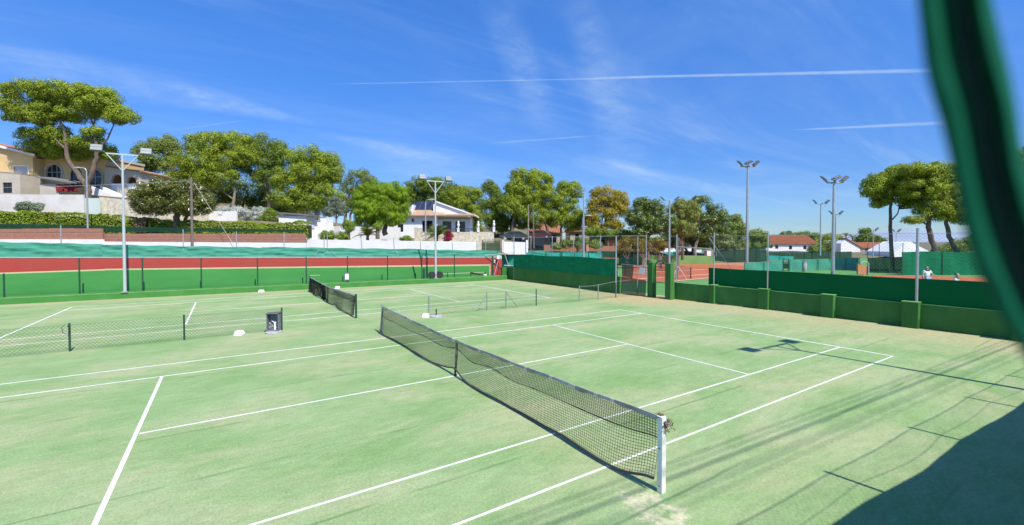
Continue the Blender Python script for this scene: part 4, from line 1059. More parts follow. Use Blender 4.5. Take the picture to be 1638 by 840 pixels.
g = MB(); q = F.rect(700, 753, 347.5, 349.5, .4); g.box(q[0], q[1], .3, .98, q[2], q[3]); g.build('awning_box', M['frame_dark'], F.o)
g = MB(); q = F.rect(659, 662, 350, 355); g.box(q[0], q[1], -.12, -.01, q[2], q[3]); g.build('wall_lamp', M['frame_dark'], F.o)
# terrace: stone wall, piers, urn finials and dark railings
T = Front('terrace_wall', 'rough stone terrace wall with white piers and dark railings before the white villa', 'wall', 730, 386, 61)
g = MB(); X0, X1 = T.X(666), T.X(790); zt = T.Z(371.2); zb = T.Z(392); g.box(X0, X1, 0, .4, zb, zt)
g.build('stone_wall', M['stone'], T.o)
for i, x in enumerate((733, 765, 790)):
    g = MB(); p = T.p(x, 366 if x != 790 else 365); w_ = .32; g.box(p.x-w_/2, p.x+w_/2, -.06, .40, zt-.02, p.z); g.box(p.x-w_/2-.05, p.x+w_/2+.05, -.1, .45, p.z+.001, p.z+.09)
    pier = g.build('pier', M['white_wall'], T.o)
    g = MB(); g.lathe([(.10, 0), (.06, .08), (.16, .28), (.19, .48), (.10, .66), (.13, .76), (.12, .9), (.02, 1.0)], (p.x, .15, p.z+.09), 10); g.build('urn', M['white_wall'], pier, smooth=True)
g = MB(); p = T.p(666, 364); g.box(p.x-.3, p.x+.1, -.05, .42, zb, p.z); g.build('pier', M['stone'], T.o)
g = MB(); xa, xb = T.X(668), T.X(788)
zrail = T.Z(366); n = 110
for k in range(n): x = xa+(xb-xa)*k/(n-1); g.box(x-.012, x+.012, .16, .185, zt, zrail)
g.box(xa, xb, .14, .20, zrail-.001, zrail+.05); g.build('railing', M['frame_dark'], T.o)
# white front walls
front_wall('garden_wall', 'long white front garden wall below the white villa, left of the villa gate', 'wall', M['white_wall'], 490, 762, 383, 387, 405, 50)
front_wall('garden_wall', 'rough end pier of the white villa front wall beside the dark gate', 'wall', M['stone'], 762.5, 770.5, 386.5, 386.5, 405, 50)
W_ = Front('stepped_wall', 'stepped white garden wall climbing beside the hedge to the dark shed', 'wall', 505, 392, 52)
g = MB(); steps = ((490, 498, 369), (498, 503, 366), (503, 508, 361), (508, 513, 354), (513, 522, 348), (522, 534, 362))
for i, (x0, x1, y) in enumerate(steps): q = W_.rect(x0, x1, y, 395, i*.3); g.box(q[0], q[1]-.003, i*.3, i*.3+2.0, q[2], q[3])
g.build('wall', M['white_wall'], W_.o)
g = MB()
for i, (x0, x1, y) in enumerate(steps[:5]): q = W_.rect(x0, x1, y, 395, i*.3); g.box(q[0]-.05, q[1]-.03, i*.3-.06, i*.3+.3, q[3]+.003, q[3]+.09)
g.build('coping', M['concrete'], W_.o)
front_wall('garden_wall', 'white upper garden wall behind the palm and pepper tree', 'wall', M['white_wall'], 536, 640, 362, 364, 390, 60)
S = Front('garden_shed', 'low white shed with a dark flat roof between the hedge and the pines', 'shed', 470, 362, 60)
g = MB(); q = S.rect(446, 490, 345, 368); g.box(q[0], q[1], 0, 3, q[2]-1, q[3]); g.build('wall', M['white_wall'], S.o)
g = MB(); a, b = S.p(444, 342, -.2), S.p(495, 345.5, -.2); g.add([(a.x, -.3, a.z), (b.x, -.3, b.z), (b.x, 3.2, b.z), (a.x, 3.2, a.z), (a.x, -.3, a.z+.22), (b.x, -.3, b.z+.22), (b.x, 3.2, b.z+.22), (a.x, 3.2, a.z+.22)], [(0, 3, 2, 1), (4, 5, 6, 7), (0, 1, 5, 4), (1, 2, 6, 5), (2, 3, 7, 6), (3, 0, 4, 7)]); g.build('roof', M['asphalt'], S.o)
# villa gate, white plot wall, dark screens
G_ = Front('villa_gate', 'dark slatted garden gate right of the rough wall pier', 'gate', 785, 402, 50)
q = G_.rect(771, 800, 386, 404); g = MB(); n = 9
for k in range(n): z = q[2]+(q[3]-q[2])*k/n; g.box(q[0]+.06, q[1]-.06, .02, .05, z+.02, z+(q[3]-q[2])/n-.02)
g.build('slats', M['screen_dark'], G_.o); g = MB()
for x in (q[0], q[1]-.08): g.box(x, x+.08, 0, .08, q[2], q[3]+.1)
g.box(q[0], q[1], 0, .08, q[3]+.102, q[3]+.16); g.build('gate_frame', M['frame_dark'], G_.o)
P_ = front_wall('plot_wall', 'short bright white wall with white piers right of the dark garden gate', 'wall', M['white_wall'], 806, 842, 386.5, 387.5, 404, 53)
for x in (805, 843):
    q = P_.rect(x-1.6, x+1.6, 384, 404, -.1); g = MB(); g.box(q[0], q[1], -.12, .4, q[2], q[3]); g.build('pier', M['white_wall'], P_.o)

# ------------------------------------------------------------------ houses and cars beyond the right end of the wall
def small_house(label, x0, x1, y_eave, y_ridge, y_base, D, wallm, roofm, wins, hip=.15, depth=7.0, group=None, name='tiled_house'):
    F = Front(name, label, 'house', (x0+x1)/2, y_base, D, group)
    X0, X1, Zb, Ze = F.rect(x0, x1, y_eave, y_base); zr = F.p((x0+x1)/2, y_ridge, depth/2).z
    g = MB(); wall_open(g, X0, X1, Zb-.8, Ze, 0, .25, [(*F.rect(*w_), False) for w_ in wins])
    g.box(X0, X1, depth-.25, depth, Zb-.8, Ze); g.box(X0, X0+.25, .25, depth-.25, Zb-.8, Ze); g.box(X1-.25, X1, .25, depth-.25, Zb-.8, Ze)
    g.build('wall', wallm, F.o)
    for w_ in wins: window(F, F.rect(*w_), 0, bars=1, frame=M['frame_dark'])
    e = .4; h = (X1-X0)*hip; g = MB()
    b0, b1, b2, b3 = (X0-e, -e, Ze+.02), (X1+e, -e, Ze+.02), (X1+e, depth+e, Ze+.02), (X0-e, depth+e, Ze+.02)
    r0_, r1_ = (X0-e+h, depth/2, zr), (X1+e-h, depth/2, zr)
    g.add([b0, b1, b2, b3, r0_, r1_], [(0, 1, 5, 4), (1, 2, 5), (2, 3, 4, 5), (3, 0, 4), (0, 3, 2, 1)])
    n = int((X1-X0+2*e)/.3)
    for k in range(n):
        x = X0-e+.15+k*.3; t = 1.0
        if x < r0_[0]: t = (x-(X0-e))/max(h, 1e-3)
        elif x > r1_[0]: t = (X1+e-x)/max(h, 1e-3)
        t = max(.05, min(1, t)); g.tube((x, -e-.03, Ze+.06), (x, -e+(depth/2+e)*t, Ze+.06+(zr-Ze-.02)*t), .085, n=5, cap=True)
    g.build('roof', roofm, F.o); return F
small_house('brown roofed low house half hidden under the tall pines', 850, 898, 373, 356, 392, 82, M['grey_beige'], M['tile'], ((880, 890, 376, 388),))
small_house('low cream house with a flat tiled roof right of the tall pines', 912, 948, 371, 364, 395, 80, M['grey_beige'], M['tile'], ((920, 926, 374, 386),), .1)
small_house('salmon pink bungalow with a grey roof behind the leaning pole', 954, 1002, 383, 371, 398, 74, M['pink_wall'], M['asphalt'], ((957, 968, 383.5, 391),), .2)
def car(label, x, y, D, paint, turn):
    o = at(x, y, D); r = thing('parked_car', label, 'car', o, YAW+turn, 'cars parked below the pines')
    prof = [(-2.1, .3), (-2.15, .75), (-1.2, .92), (-.6, 1.42), (.9, 1.45), (1.65, .98), (2.05, .85), (2.1, .3)]
    g = MB(); g.prism(prof, -.85, .85); g.build('body', paint, r, bevel=.08)
    g = MB(); g.prism([(-1.05, .95), (-.55, 1.36), (.85, 1.38), (1.45, .97)], -.865, .865); g.build('windows', M['dark_pane'], r)
    for sx in (-1.35, 1.3):
        for sy in (-.8, .8):
            g = MB(); g.tube((sx, sy-.1, .32), (sx, sy+.1, .32), .32, n=14); t = g.build('wheel', M['cable'], r); h = MB(); h.tube((sx, sy-.11, .32), (sx, sy+.11, .32), .18, n=10); h.build('rim', M['galv'], t)
paintw = mat('white_car_paint', (.75, .75, .74), .3, spec=.6, coat=.5); paintd = mat('dark_car_paint', (.04, .045, .05), .3, spec=.6, coat=.5)
paintr = mat('maroon_car_paint', (.10, .03, .03), .35, spec=.5)
car('white car parked in the shade under the pines', 800, 371, 84, paintw, .2)
car('dark car parked in the shade under the pines', 822, 385, 66, paintd, .1)
car('maroon car parked in the shade right of the leaning pole', 862, 382, 74, paintr, -.1)
front_wall('brown_wall', 'low brown garden wall with a wavy top behind the bright turquoise net', 'wall', M['brick_pink'], 870, 985, 392, 394, 412, 62)
front_wall('brick_pier', 'single pink brick gate pier beside the tall lamp mast', 'pier', M['pink_wall'], 937.5, 942.5, 389, 389, 404, 61.5)

# far right town
small_house('long orange tiled terrace of houses beyond the trees, left of the tall thin masts', 1226, 1308, 391, 377, 402, 118, M['white_wall'], M['tile_far'], ((1231, 1236, 391.5, 397), (1240, 1245, 392, 398), (1262, 1267, 393, 399), (1285, 1290, 393, 399)), .04, 9)
F = Front('white_gable_house', 'white gabled house beside the tall palms', 'house', 1358, 402, 120)
g = MB(); X0, X1, Zb, Ze = F.rect(1345, 1376, 396, 404); p = F.p(1353, 383); g.prism([(X0, Zb), (X1, Zb), (X1, Ze), (p.x, p.z), (X0, F.Z(390))], 0, 8); g.build('wall', M['white_wall'], F.o)
g = MB(); q1, q2 = F.p(1353, 382, 0), F.p(1378, 396.5, 0); g.add([(q1.x, -.3, q1.z), (q2.x, -.3, q2.z), (q2.x, 8.2, q2.z), (q1.x, 8.2, q1.z), (q1.x, -.3, q1.z+.25), (q2.x, -.3, q2.z+.25), (q2.x, 8.2, q2.z+.25), (q1.x, 8.2, q1.z+.25)], [(0, 3, 2, 1), (4, 5, 6, 7), (0, 1, 5, 4), (1, 2, 6, 5), (2, 3, 7, 6), (3, 0, 4, 7)]); g.build('roof', M['tile'], F.o)
small_house('row of brown tiled houses right of the white gable, behind the right pines', 1376, 1428, 397, 388, 408, 125, M['grey_beige'], M['tile_far'], ((1384, 1388, 398, 404), (1395, 1399, 398, 404), (1410, 1414, 398, 404)), .05, 9)
F = Front('white_marquee', 'white peaked marquee behind the trunk of the right pine', 'marquee', 1462, 408, 95)
g = MB(); 
for x0, xp, x1, ya in ((1430, 1449, 1466, 389), (1436, 1466, 1496, 386.5)):
    a, b, c_ = F.p(x0, 403), F.p(xp, ya), F.p(x1, 402); dp = 0 if x0 == 1430 else 1.5
    g.prism([(a.x, F.Z(412)), (c_.x, F.Z(412)), (c_.x, c_.z), (b.x, b.z), (a.x, a.z)], dp, dp+7)
g.build('canopy', M['white_wall'], F.o)
# distant ridge
g = MB(); rr = random.Random(5); D = 2600.0; n = 40; top = []; bot = []
for i in range(n+1):
    x = 1150+ (2100-1150)*i/n
    y = 376-7*math.exp(-((x-1440)/90)**2)-4*math.exp(-((x-1620)/120)**2)+math.sin(i*1.3)*.6
    top.append(at(x, y, D)); bot.append(at(x, 389, D-900))
for i in range(n): g.add([bot[i], bot[i+1], top[i+1], top[i]], [(0, 1, 2, 3)])
for i in range(n):
    b0, b1 = top[i]+FWD*900, top[i+1]+FWD*900; b0.z = b1.z = -.2; g.add([top[i], top[i+1], b1, b0], [(0, 1, 2, 3)])
struct(g.build('distant_hills', M['haze_hill'], smooth=True))

# ------------------------------------------------------------------ screens round the farther courts
def screen(label, m, x0, x1, yb0, yb1, yt0, yt1, D0, D1, posts, seed, cat='windscreen', group=None, postm='green_steel', z_lift=0):
    A, B = at(x0, yb0, D0), at(x1, yb1, D1); o = thing('windscreen_fence', label, cat, A, 0, group)
    At, Bt = at(x0, yt0, D0), at(x1, yt1, D1); L = (B-A).length; n = max(4, int(L/.5)); g = MB(); rr = random.Random(seed); ph = [rr.uniform(0, 6) for _ in range(4)]; cols = []
    nn = Vector((-(B-A).y, (B-A).x, 0)).normalized()
    for i in range(n+1):
        t = i/n; lo, hi = A.lerp(B, t), At.lerp(Bt, t); col = []
        for j in range(5):
            f_ = j/4; col.append(lo.lerp(hi, f_)+nn*(.06*math.sin(t*L*1.6+ph[0]+f_*2)+.03*math.sin(t*L*4+ph[1]))*(.3+f_*(1-f_)*3)+Vector((0, 0, .05*math.sin(t*L*.9+ph[2])*f_))-A)
        cols.append(col)
    for i in range(n):
        for j in range(4): g.add([cols[i][j], cols[i+1][j], cols[i+1][j+1], cols[i][j+1]], [(0, 1, 2, 3)])
    g.build('shade_net', M[m], o, smooth=True)
    for k in range(posts):
        t = k/(posts-1); lo, hi = A.lerp(B, t)-A, At.lerp(Bt, t)-A; off = -nn*.09
        q = MB(); q.tube((lo.x+off.x, lo.y+off.y, -.3+lo.z), (hi.x+off.x, hi.y+off.y, hi.z+z_lift), .035, n=6); q.build('post', M[postm], o)
    return o
screen('bright turquoise net seen above the green one, below the brown wall', 'screen_bright', 806, 964, 413, 416, 404, 404.5, 56, 56, 8, 2)
screen('small bright turquoise net panel in the far corner beside the red wall end', 'screen_bright', 799, 824, 426, 426, 407, 407.5, 44, 44, 3, 21)
screen('pale strip of turquoise net farther back above the bright turquoise one', 'screen_turq', 800, 985, 408, 410, 401, 402.5, 60, 60, 6, 3)
screen('dark see-through netting behind the wall end, left of the leafless bushes', 'screen_dark', 962, 1012, 412, 413, 402, 401, 58, 58, 4, 4)
screen('bright turquoise net with blotches beyond the arched gate', 'screen_bright', 1062, 1126, 412, 412, 403, 403.5, 84, 84, 5, 5)
screen('dark green windscreen left of the tallest lamp mast', 'screen_dark', 1142, 1226, 423, 422, 399, 400, 73, 73, 6, 6)
screen('turquoise windscreen directly right of the tallest lamp mast', 'screen_turq', 1190, 1252, 437, 436, 420, 417, 52, 53, 3, 7)
screen('turquoise windscreen in four panels behind the second lamp mast', 'screen_turq', 1262, 1374, 435.5, 431, 416.5, 412, 53, 55, 6, 8)
screen('far strip of bright turquoise net above the nearer turquoise windscreens', 'screen_bright', 1224, 1270, 420, 418, 409, 410, 80, 80, 3, 9)
screen('long dark green windscreen behind the turquoise panels, below the orange roofs', 'screen_dark', 1228, 1362, 416, 413, 401.5, 402.5, 86, 88, 8, 10)
screen('tall wide green windscreen behind the tennis player', 'screen_green', 1442, 1700, 441, 449, 403, 403, 46, 46, 5, 11, z_lift=.0)
screen('dark see-through netting left of the tall green windscreen', 'screen_dark', 1388, 1444, 438, 440, 412, 411, 50, 48, 4, 12, z_lift=1.5)
b = Front('green_bank', 'long low light green wall behind the clay court, seen through the gate', 'wall', 1060, 421, 68)
g = MB(); a, c_ = b.p(990, 407), b.p(1141, 409.5); g.add([(a.x, 0, -.3-b.loc.z), (c_.x, 0, -.3-b.loc.z), (c_.x, .3, -.3-b.loc.z), (a.x, .3, -.3-b.loc.z), (a.x, 0, a.z), (c_.x, 0, c_.z), (c_.x, .3, c_.z), (a.x, .3, a.z)], [(0, 3, 2, 1), (4, 5, 6, 7), (0, 1, 5, 4), (1, 2, 6, 5), (2, 3, 7, 6), (3, 0, 4, 7)]); g.build('wall', mat('faded_green_paint', (.14, .30, .08), .85, (.20, .36, .12), .5, 7), b.o)
front_wall('white_house_wall', 'low white building with a dark eave beyond the gate, behind the turquoise net', 'house', M['white_wall'], 1056, 1122, 396, 397, 408, 92, 5.0, M['asphalt'])
front_wall('white_gatepost', 'white square gate pier beyond the court beside the grey fence post', 'pier', M['white_wall'], 1131, 1137.5, 401.5, 401.5, 414, 70, 1.0)
b = Front('orange_wall', 'curved orange end wall with a white rail beside the turquoise windscreen', 'wall', 1383, 441, 46)
g = MB(); q0, q1, q2 = b.p(1372.5, 421.5), b.p(1388, 427), b.p(1388, 441); g.prism([(q0.x, b.Z(439)), (q2.x, q2.z), (q1.x, q1.z), (q0.x, q0.z)], 0, .2); g.build('wall', mat('orange_render', (.55, .25, .11), .85, (.48, .21, .10), 2), b.o)
g = MB(); pts = [b.p(1389.5, 441, -.1), b.p(1389.5, 421, -.1), b.p(1387, 418.5, -.1), b.p(1380, 418.5, -.1), b.p(1377.5, 421, -.1)]; g.path(pts, .05, 6); g.build('rail', M['white_steel'], b.o)
b = Front('litter_bin', 'grey upright litter bin standing between the turquoise windscreens', 'bin', 1286.5, 436, 51.5)
g = MB(); g.lathe([(.20, 0), (.24, .05), (.26, 1.05), (.22, 1.12)], n=14); g.build('body', M['concrete'], b.o, smooth=True); g = MB(); g.lathe([(.27, 1.121), (.20, 1.24), (.05, 1.27)], n=14); g.build('lid', M['bin_grey'], b.o, smooth=True)
b = Front('court_gate', 'small dark gate opening between two turquoise windscreens', 'gate', 1257, 436.5, 53)
g = MB(); q = b.rect(1252.5, 1262, 420, 436); 
for x in (q[0], q[1]-.07): g.box(x, x+.07, 0, .07, q[2], q[3]+.5)
g.build('gate_frame', M['green_steel'], b.o); g = MB(); g.box(q[0]+.08, q[1]-.08, .02, .05, q[2]+.45, q[3]-.1); g.build('gate_panel', M['screen_dark'], b.o)
# tennis net of the clay court beyond the gate, post with braces
cn = thing('tennis_net', 'brownish tennis net across the clay court beyond the arched gate', 'tennis net', gnd(1105, 446, 0), 0, 'tennis nets')
a, b_ = Vector((0, 0, 0)), gnd(1000, 440, 0)-cn.location
for q in (a, b_):
    g = MB(); g.tube((q.x, q.y, 0), (q.x, q.y, 1.08), .05); g.build('post', M['green_steel'], cn)
g = MB(); n = 90
for k in range(n): t = k/n; p = a.lerp(b_, t); g.tube((p.x, p.y, .05), (p.x, p.y, .98), .006, n=3)
for k in range(9): z = .05+k*.115; g.tube((a.x, a.y, z), (b_.x, b_.y, z), .006, n=3)
g.build('netting', M['net_cord'], cn); g = MB(); g.slab(a, b_, .96, 1.02, .02); g.build('headband', M['net_band_pale'], cn)
bp_ = thing('braced_post', 'thin brown fence post with two splayed braces on the clay beyond the gate', 'post', gnd(1084, 446, 0), 0)
g = MB(); g.tube((0, 0, 0), (0, 0, 3.9), .05); g.build('post', M['wood_pole'], bp_)
for dx in (1076, 1098):
    q = gnd(dx, 446.5, 0)-bp_.location; g = MB(); g.tube((0, 0, 1.2), (q.x, q.y, .02), .03); g.build('brace', M['net_band_pale'], bp_)
# ================================================================== TREES AND PLANTS
def leaf_mesh(name, pos, nrmv, size, aspect, m, parent, rs, droop=0.0):
    """many small four-cornered leaves, one mesh"""
    n = len(pos)
    a = rs.normal(size=(n, 3))
    if droop: a = a*(1-droop)+np.array([0, 0, 1.0])*droop*2
    t = np.cross(nrmv, a) if not droop else a-nrmv*(a*nrmv).sum(1, keepdims=True)
    t /= np.linalg.norm(t, axis=1, keepdims=True)+1e-9
    b = np.cross(nrmv, t)
    s = (size*rs.uniform(.55, 1.35, n))[:, None] if np.isscalar(size) else size[:, None]
    t = t*s*.5*aspect; b = b*s*.5/aspect
    bend = nrmv*s*rs.uniform(-.25, .25, n)[:, None]
    v = np.stack([pos-t*1.0, pos-b*.8+bend*.4, pos+t*1.0, pos+b*.8+bend*.4], 1).reshape(-1, 3).astype(np.float32)
    me = bpy.data.meshes.new(name)
    me.vertices.add(4*n); me.vertices.foreach_set('co', v.ravel())
    me.loops.add(4*n); me.loops.foreach_set('vertex_index', np.arange(4*n, dtype=np.int32))
    me.polygons.add(n); me.polygons.foreach_set('loop_start', np.arange(0, 4*n, 4, dtype=np.int32))
    try: me.polygons.foreach_set('loop_total', np.full(n, 4, dtype=np.int32))
    except Exception: pass
    me.materials.append(m); me.update(calc_edges=True); me.validate()
    o = bpy.data.objects.new(name, me); COL.objects.link(o)
    if parent is not None: o.parent = parent
    return o
def clump_points(C_, Rr, npc, rs, up=.35, flat=.35):
    """leaf places on ragged clumps: C_ centres (K,3), Rr radii (K,3)"""
    K = len(C_); idx = np.repeat(np.arange(K), npc); n = len(idx)
    d = rs.normal(size=(n, 3)); d /= np.linalg.norm(d, axis=1, keepdims=True)
    keep = (d[:, 2] > -flat) | (rs.rand(n) < .30)
    d, idx = d[keep], idx[keep]; n = len(idx)
    r = .62+.45*rs.rand(n)**.8
    pos = C_[idx]+d*r[:, None]*Rr[idx]
    nv_ = d*1.0+rs.normal(size=(n, 3))*.24+np.array([0, 0, up]); nv_ /= np.linalg.norm(nv_, axis=1, keepdims=True)
    return pos, nv_
def blob_clumps(blobs, D, loc, cr, rs, dens=1.0, depth=.85, flatten=.78):
    s = D/FPX; Cs = []; Rs = []
    for bl in blobs:
        cx, cy, rx, ry = bl[:4]; dd = bl[4] if len(bl) > 4 else 0.0
        c = np.array(at(cx, cy, D+dd)-loc); R = np.array([rx*s, min(rx, (rx+ry)*.5)*s*depth, ry*s])
        area = (R[0]*R[1]*R[2])**(2/3.)
        K = max(4, int(dens*4.8*area/cr**2*1.6))
        d = rs.normal(size=(K, 3)); d /= np.linalg.norm(d, axis=1, keepdims=True)
        rr = rs.uniform(.45, 1.0, K)**.6
        k_ = cr*rs.uniform(.65, 1.25, K)
        P_ = d*rr[:, None]*np.maximum(R*1.06-k_[:, None]*.6, .05)
        ca, sa = math.cos(YAW), math.sin(YAW)
        P_ = np.stack([P_[:, 0]*ca-P_[:, 1]*sa, P_[:, 0]*sa+P_[:, 1]*ca, P_[:, 2]], 1)
        Cs.append(c+P_); Rs.append(np.stack([k_, k_, k_*flatten], 1))
    return np.concatenate(Cs), np.concatenate(Rs)
def tree(name, label, x, yb, D, blobs, leaf='pine', bark='bark', trunks=(), cr=.95, size=.30, npc=95, aspect=1.25, group=None, seed=1, dens=1.0, droop=0.0, cat='tree', limbs=10, flat=.75, depth=.85, up=.30, gap=0):
    rs = np.random.RandomState(seed); loc = at(x, yb, D)
    root = thing(name, label, cat, loc, 0, group)
    C_, Rr = blob_clumps(blobs, D, loc, cr, rs, dens, depth)
    if gap: C_, Rr = C_[rs.rand(len(C_)) > gap], Rr[:int(1e9)][:0] if False else Rr
    if gap: Rr = Rr[:len(C_)]
    pos, nv_ = clump_points(C_, Rr, int(npc*2.1), rs, up, flat)
    leaf_mesh('crown', pos, nv_, size*.60, aspect*1.2, M[leaf], root, rs, droop)
    g = MB(); first = None
    for tr in trunks:
        pts = [at(p[0], p[1], D+(p[3] if len(p) > 3 else 0))-loc for p in tr]; rad = [p[2] for p in tr]
        if abs(tr[0][1]-yb) < 3: pts = [pts[0]+Vector((0, 0, -1.5))]+pts; rad = [rad[0]*1.15]+rad
        fine = [pts[0]]; fr = [rad[0]]
        for i in range(len(pts)-1):
            for k in (1, 2, 3):
                t = k/3; q = pts[i].lerp(pts[i+1], t)
                if k < 3: q += Vector((rs.normal()*rad[i]*.25, rs.normal()*rad[i]*.25, 0))
                fine.append(q); fr.append(rad[i]+(rad[i+1]-rad[i])*t)
        g.path(fine, fr, 8)
        if first is None: first = fine
    if not trunks:
        top_ = Vector(C_.mean(0)); g.path([(0, 0, -1.5), (0, 0, 0), tuple(top_*.6), tuple(top_)], [.25, .22, .17, .10], 8); first = [top_*.6, top_]
    tips = [p for tr in trunks for p in (at(tr[-1][0], tr[-1][1], D+(tr[-1][3] if len(tr[-1]) > 3 else 0))-loc,)] or first
    for k in range(limbs):                # limbs that run out into the foliage
        q = Vector(C_[rs.randint(len(C_))]); s_ = min(tips, key=lambda a: (a-q).length); mid = s_.lerp(q, .5)+Vector((rs.normal()*.2, rs.normal()*.2, -.1*(q-s_).length))
        g.path([s_, mid, q], [.10, .065, .025], 5)
    g.build('trunk', M[bark], root, smooth=True)
    return root

GP = 'pines on the hillside'
tree('pine_tree', 'tall flat-crowned pine with forked pale trunks beside the yellow villa', 140, 302, 57,
     [(45, 150, 40, 24), (95, 148, 50, 20), (150, 160, 42, 24), (28, 172, 30, 16), (192, 186, 28, 17), (115, 178, 60, 20, 1), (70, 182, 42, 18), (168, 170, 25, 20), (30, 188, 22, 10),
      (55, 218, 30, 16, 2), (85, 214, 34, 16, 1), (105, 232, 34, 16, 2), (60, 236, 34, 12, 3), (140, 228, 30, 14, 1), (160, 240, 26, 14, 2), (150, 210, 20, 10), (125, 246, 30, 12, 3), (88, 244, 26, 12, 3), (178, 250, 14, 8, 2)],
     'pine', 'bark', [[(140, 300, .34), (128, 285, .30), (112, 262, .25), (106, 240, .21), (104, 215, .15), (96, 195, .09)], [(140, 298, .33), (146, 283, .29), (152, 258, .25), (156, 240, .20), (152, 222, .16), (150, 200, .10)], [(154, 245, .13), (172, 222, .10), (182, 200, .06)], [(106, 240, .12), (88, 222, .08), (70, 205, .05)]],
     cr=.80, size=.26, npc=105, group=GP, seed=11, dens=.85, limbs=20)
tree('pine_tree', 'leftmost pine of the big clump, its left edge ragged against the sky', 262, 335, 74, [(250, 245, 32, 28), (262, 232, 26, 18), (238, 268, 22, 14), (285, 270, 34, 24), (300, 290, 40, 20)], 'pine_grey', 'bark', [[(285, 335, .35), (282, 300, .28), (275, 262, .18)]], cr=.95, npc=85, size=.3, group=GP, seed=12)
tree('pine_tree', 'broad domed pine at the top of the big clump, highest in the middle', 345, 345, 70, [(335, 230, 38, 22), (370, 225, 34, 17), (315, 255, 40, 25), (360, 255, 45, 26), (310, 285, 35, 18), (350, 285, 42, 20), (390, 250, 28, 20)], 'pine', 'bark_pale', [[(372, 330, .22), (376, 305, .19), (366, 285, .14), (352, 262, .10)], [(372, 318, .11), (352, 303, .07)]], cr=1.0, npc=88, size=.30, group=GP, seed=13, limbs=16)
tree('pine_tree', 'dark pine dome just right of the highest crown of the clump', 420, 345, 72, [(425, 235, 34, 22), (415, 262, 40, 26), (440, 285, 40, 22), (450, 250, 22, 20)], 'pine_dark', 'bark', [[(430, 345, .33), (428, 310, .28), (424, 270, .18)], [(418, 322, .12), (446, 313, .10), (458, 312, .05)]], cr=1.0, npc=88, size=.30, group=GP, seed=14)
tree('pine_tree', 'bright green pine at the right end of the clump, above the white shed', 490, 352, 66, [(488, 250, 34, 20), (500, 275, 48, 26), (525, 270, 28, 30), (470, 295, 40, 24), (510, 310, 38, 20), (455, 320, 28, 14), (490, 325, 34, 14)], 'pine', 'bark_pale', [[(505, 350, .34), (506, 325, .28), (500, 290, .18)], [(520, 348, .22), (516, 330, .18), (512, 310, .12)]], cr=.95, npc=92, size=.29, group=GP, seed=15)
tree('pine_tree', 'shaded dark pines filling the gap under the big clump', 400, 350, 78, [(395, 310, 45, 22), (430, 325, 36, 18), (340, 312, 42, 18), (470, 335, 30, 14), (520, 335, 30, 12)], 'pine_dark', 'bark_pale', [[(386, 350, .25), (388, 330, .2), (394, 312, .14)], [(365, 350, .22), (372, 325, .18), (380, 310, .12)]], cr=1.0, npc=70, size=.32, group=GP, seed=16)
tree('pine_tree', 'loose grey-green pine with sky showing through, right of the clump', 562, 345, 80, [(575, 285, 26, 16), (590, 292, 22, 12), (560, 300, 18, 14), (548, 325, 20, 18), (575, 325, 26, 14)], 'pine_grey', 'bark_pale', [[(553, 345, .26), (556, 318, .2), (566, 295, .12)], [(560, 345, .2), (572, 318, .16), (580, 298, .1)]], cr=.85, npc=70, size=.28, group=GP, seed=17, dens=.7)
tree('glossy_tree', 'round glossy dark-leaved tree on a short trunk behind the hedge', 284, 352, 49.5, [(275, 318, 62, 30), (245, 320, 36, 26), (310, 322, 34, 26), (275, 298, 50, 16), (230, 330, 20, 14)], 'magnolia', 'bark', [[(283, 352, .32), (285, 340, .27), (283, 320, .2)], [(296, 352, .18), (302, 338, .14), (308, 325, .1)]], cr=.65, npc=75, size=.24, aspect=1.35, seed=18, flat=1.0, up=.15)
tree('oleander_bush', 'white flowering oleander left of centre behind the hedge', 365, 352, 58, [(365, 342, 17, 13), (378, 338, 12, 10), (356, 336, 10, 7)], 'blossom', 'bark', cr=.42, npc=60, size=.17, seed=19, cat='bush', group='oleanders', limbs=4)
tree('oleander_bush', 'white flowering oleander beside the green shrub and the white shed', 407, 354, 58.5, [(405, 344, 21, 13), (420, 338, 10, 8), (392, 342, 10, 10)], 'blossom', 'bark', cr=.42, npc=60, size=.17, seed=20, cat='bush', group='oleanders', limbs=4)
tree('green_bush', 'leafy green shrub between the oleander and the white shed', 433, 352, 57.5, [(432, 345, 12, 13), (424, 350, 9, 8)], 'shrub', 'bark', cr=.45, npc=60, size=.18, seed=21, cat='bush', limbs=4)
tree('pepper_tree', 'bright green weeping pepper tree hanging over the white front wall', 617, 372, 54.5, [(605, 305, 30, 16), (588, 318, 26, 24), (628, 312, 27, 22), (585, 345, 22, 22), (618, 342, 30, 24), (640, 335, 17, 26), (602, 330, 30, 30)], 'pepper', 'bark', [[(617, 376, .33), (617, 362, .28), (612, 345, .22), (606, 322, .14)]], cr=.62, npc=82, size=.26, aspect=1.9, seed=22, droop=.6, flat=1.0, up=.05, dens=.85)
tree('green_bush', 'round green bush low beside the pepper tree trunk', 604, 362, 52, [(604, 362, 8, 8)], 'shrub', 'bark', cr=.35, npc=60, size=.16, seed=23, cat='bush', limbs=3)
tree('cactus_tree', 'pale upright candelabra plant rising behind the shrubs left of the pepper tree', 538, 356, 60, [(536, 328, 10, 16), (546, 334, 9, 12), (528, 338, 8, 10)], 'grey_leaf', 'bark_pale', [[(538, 356, .12), (538, 335, .09), (537, 316, .06)], [(538, 350, .08), (546, 338, .07), (552, 322, .05)], [(538, 350, .08), (530, 340, .07), (526, 326, .05)]], cr=.4, npc=45, size=.22, aspect=2.2, seed=24, cat='plant', limbs=5, droop=.4)
GB = 'pines behind the white villa'
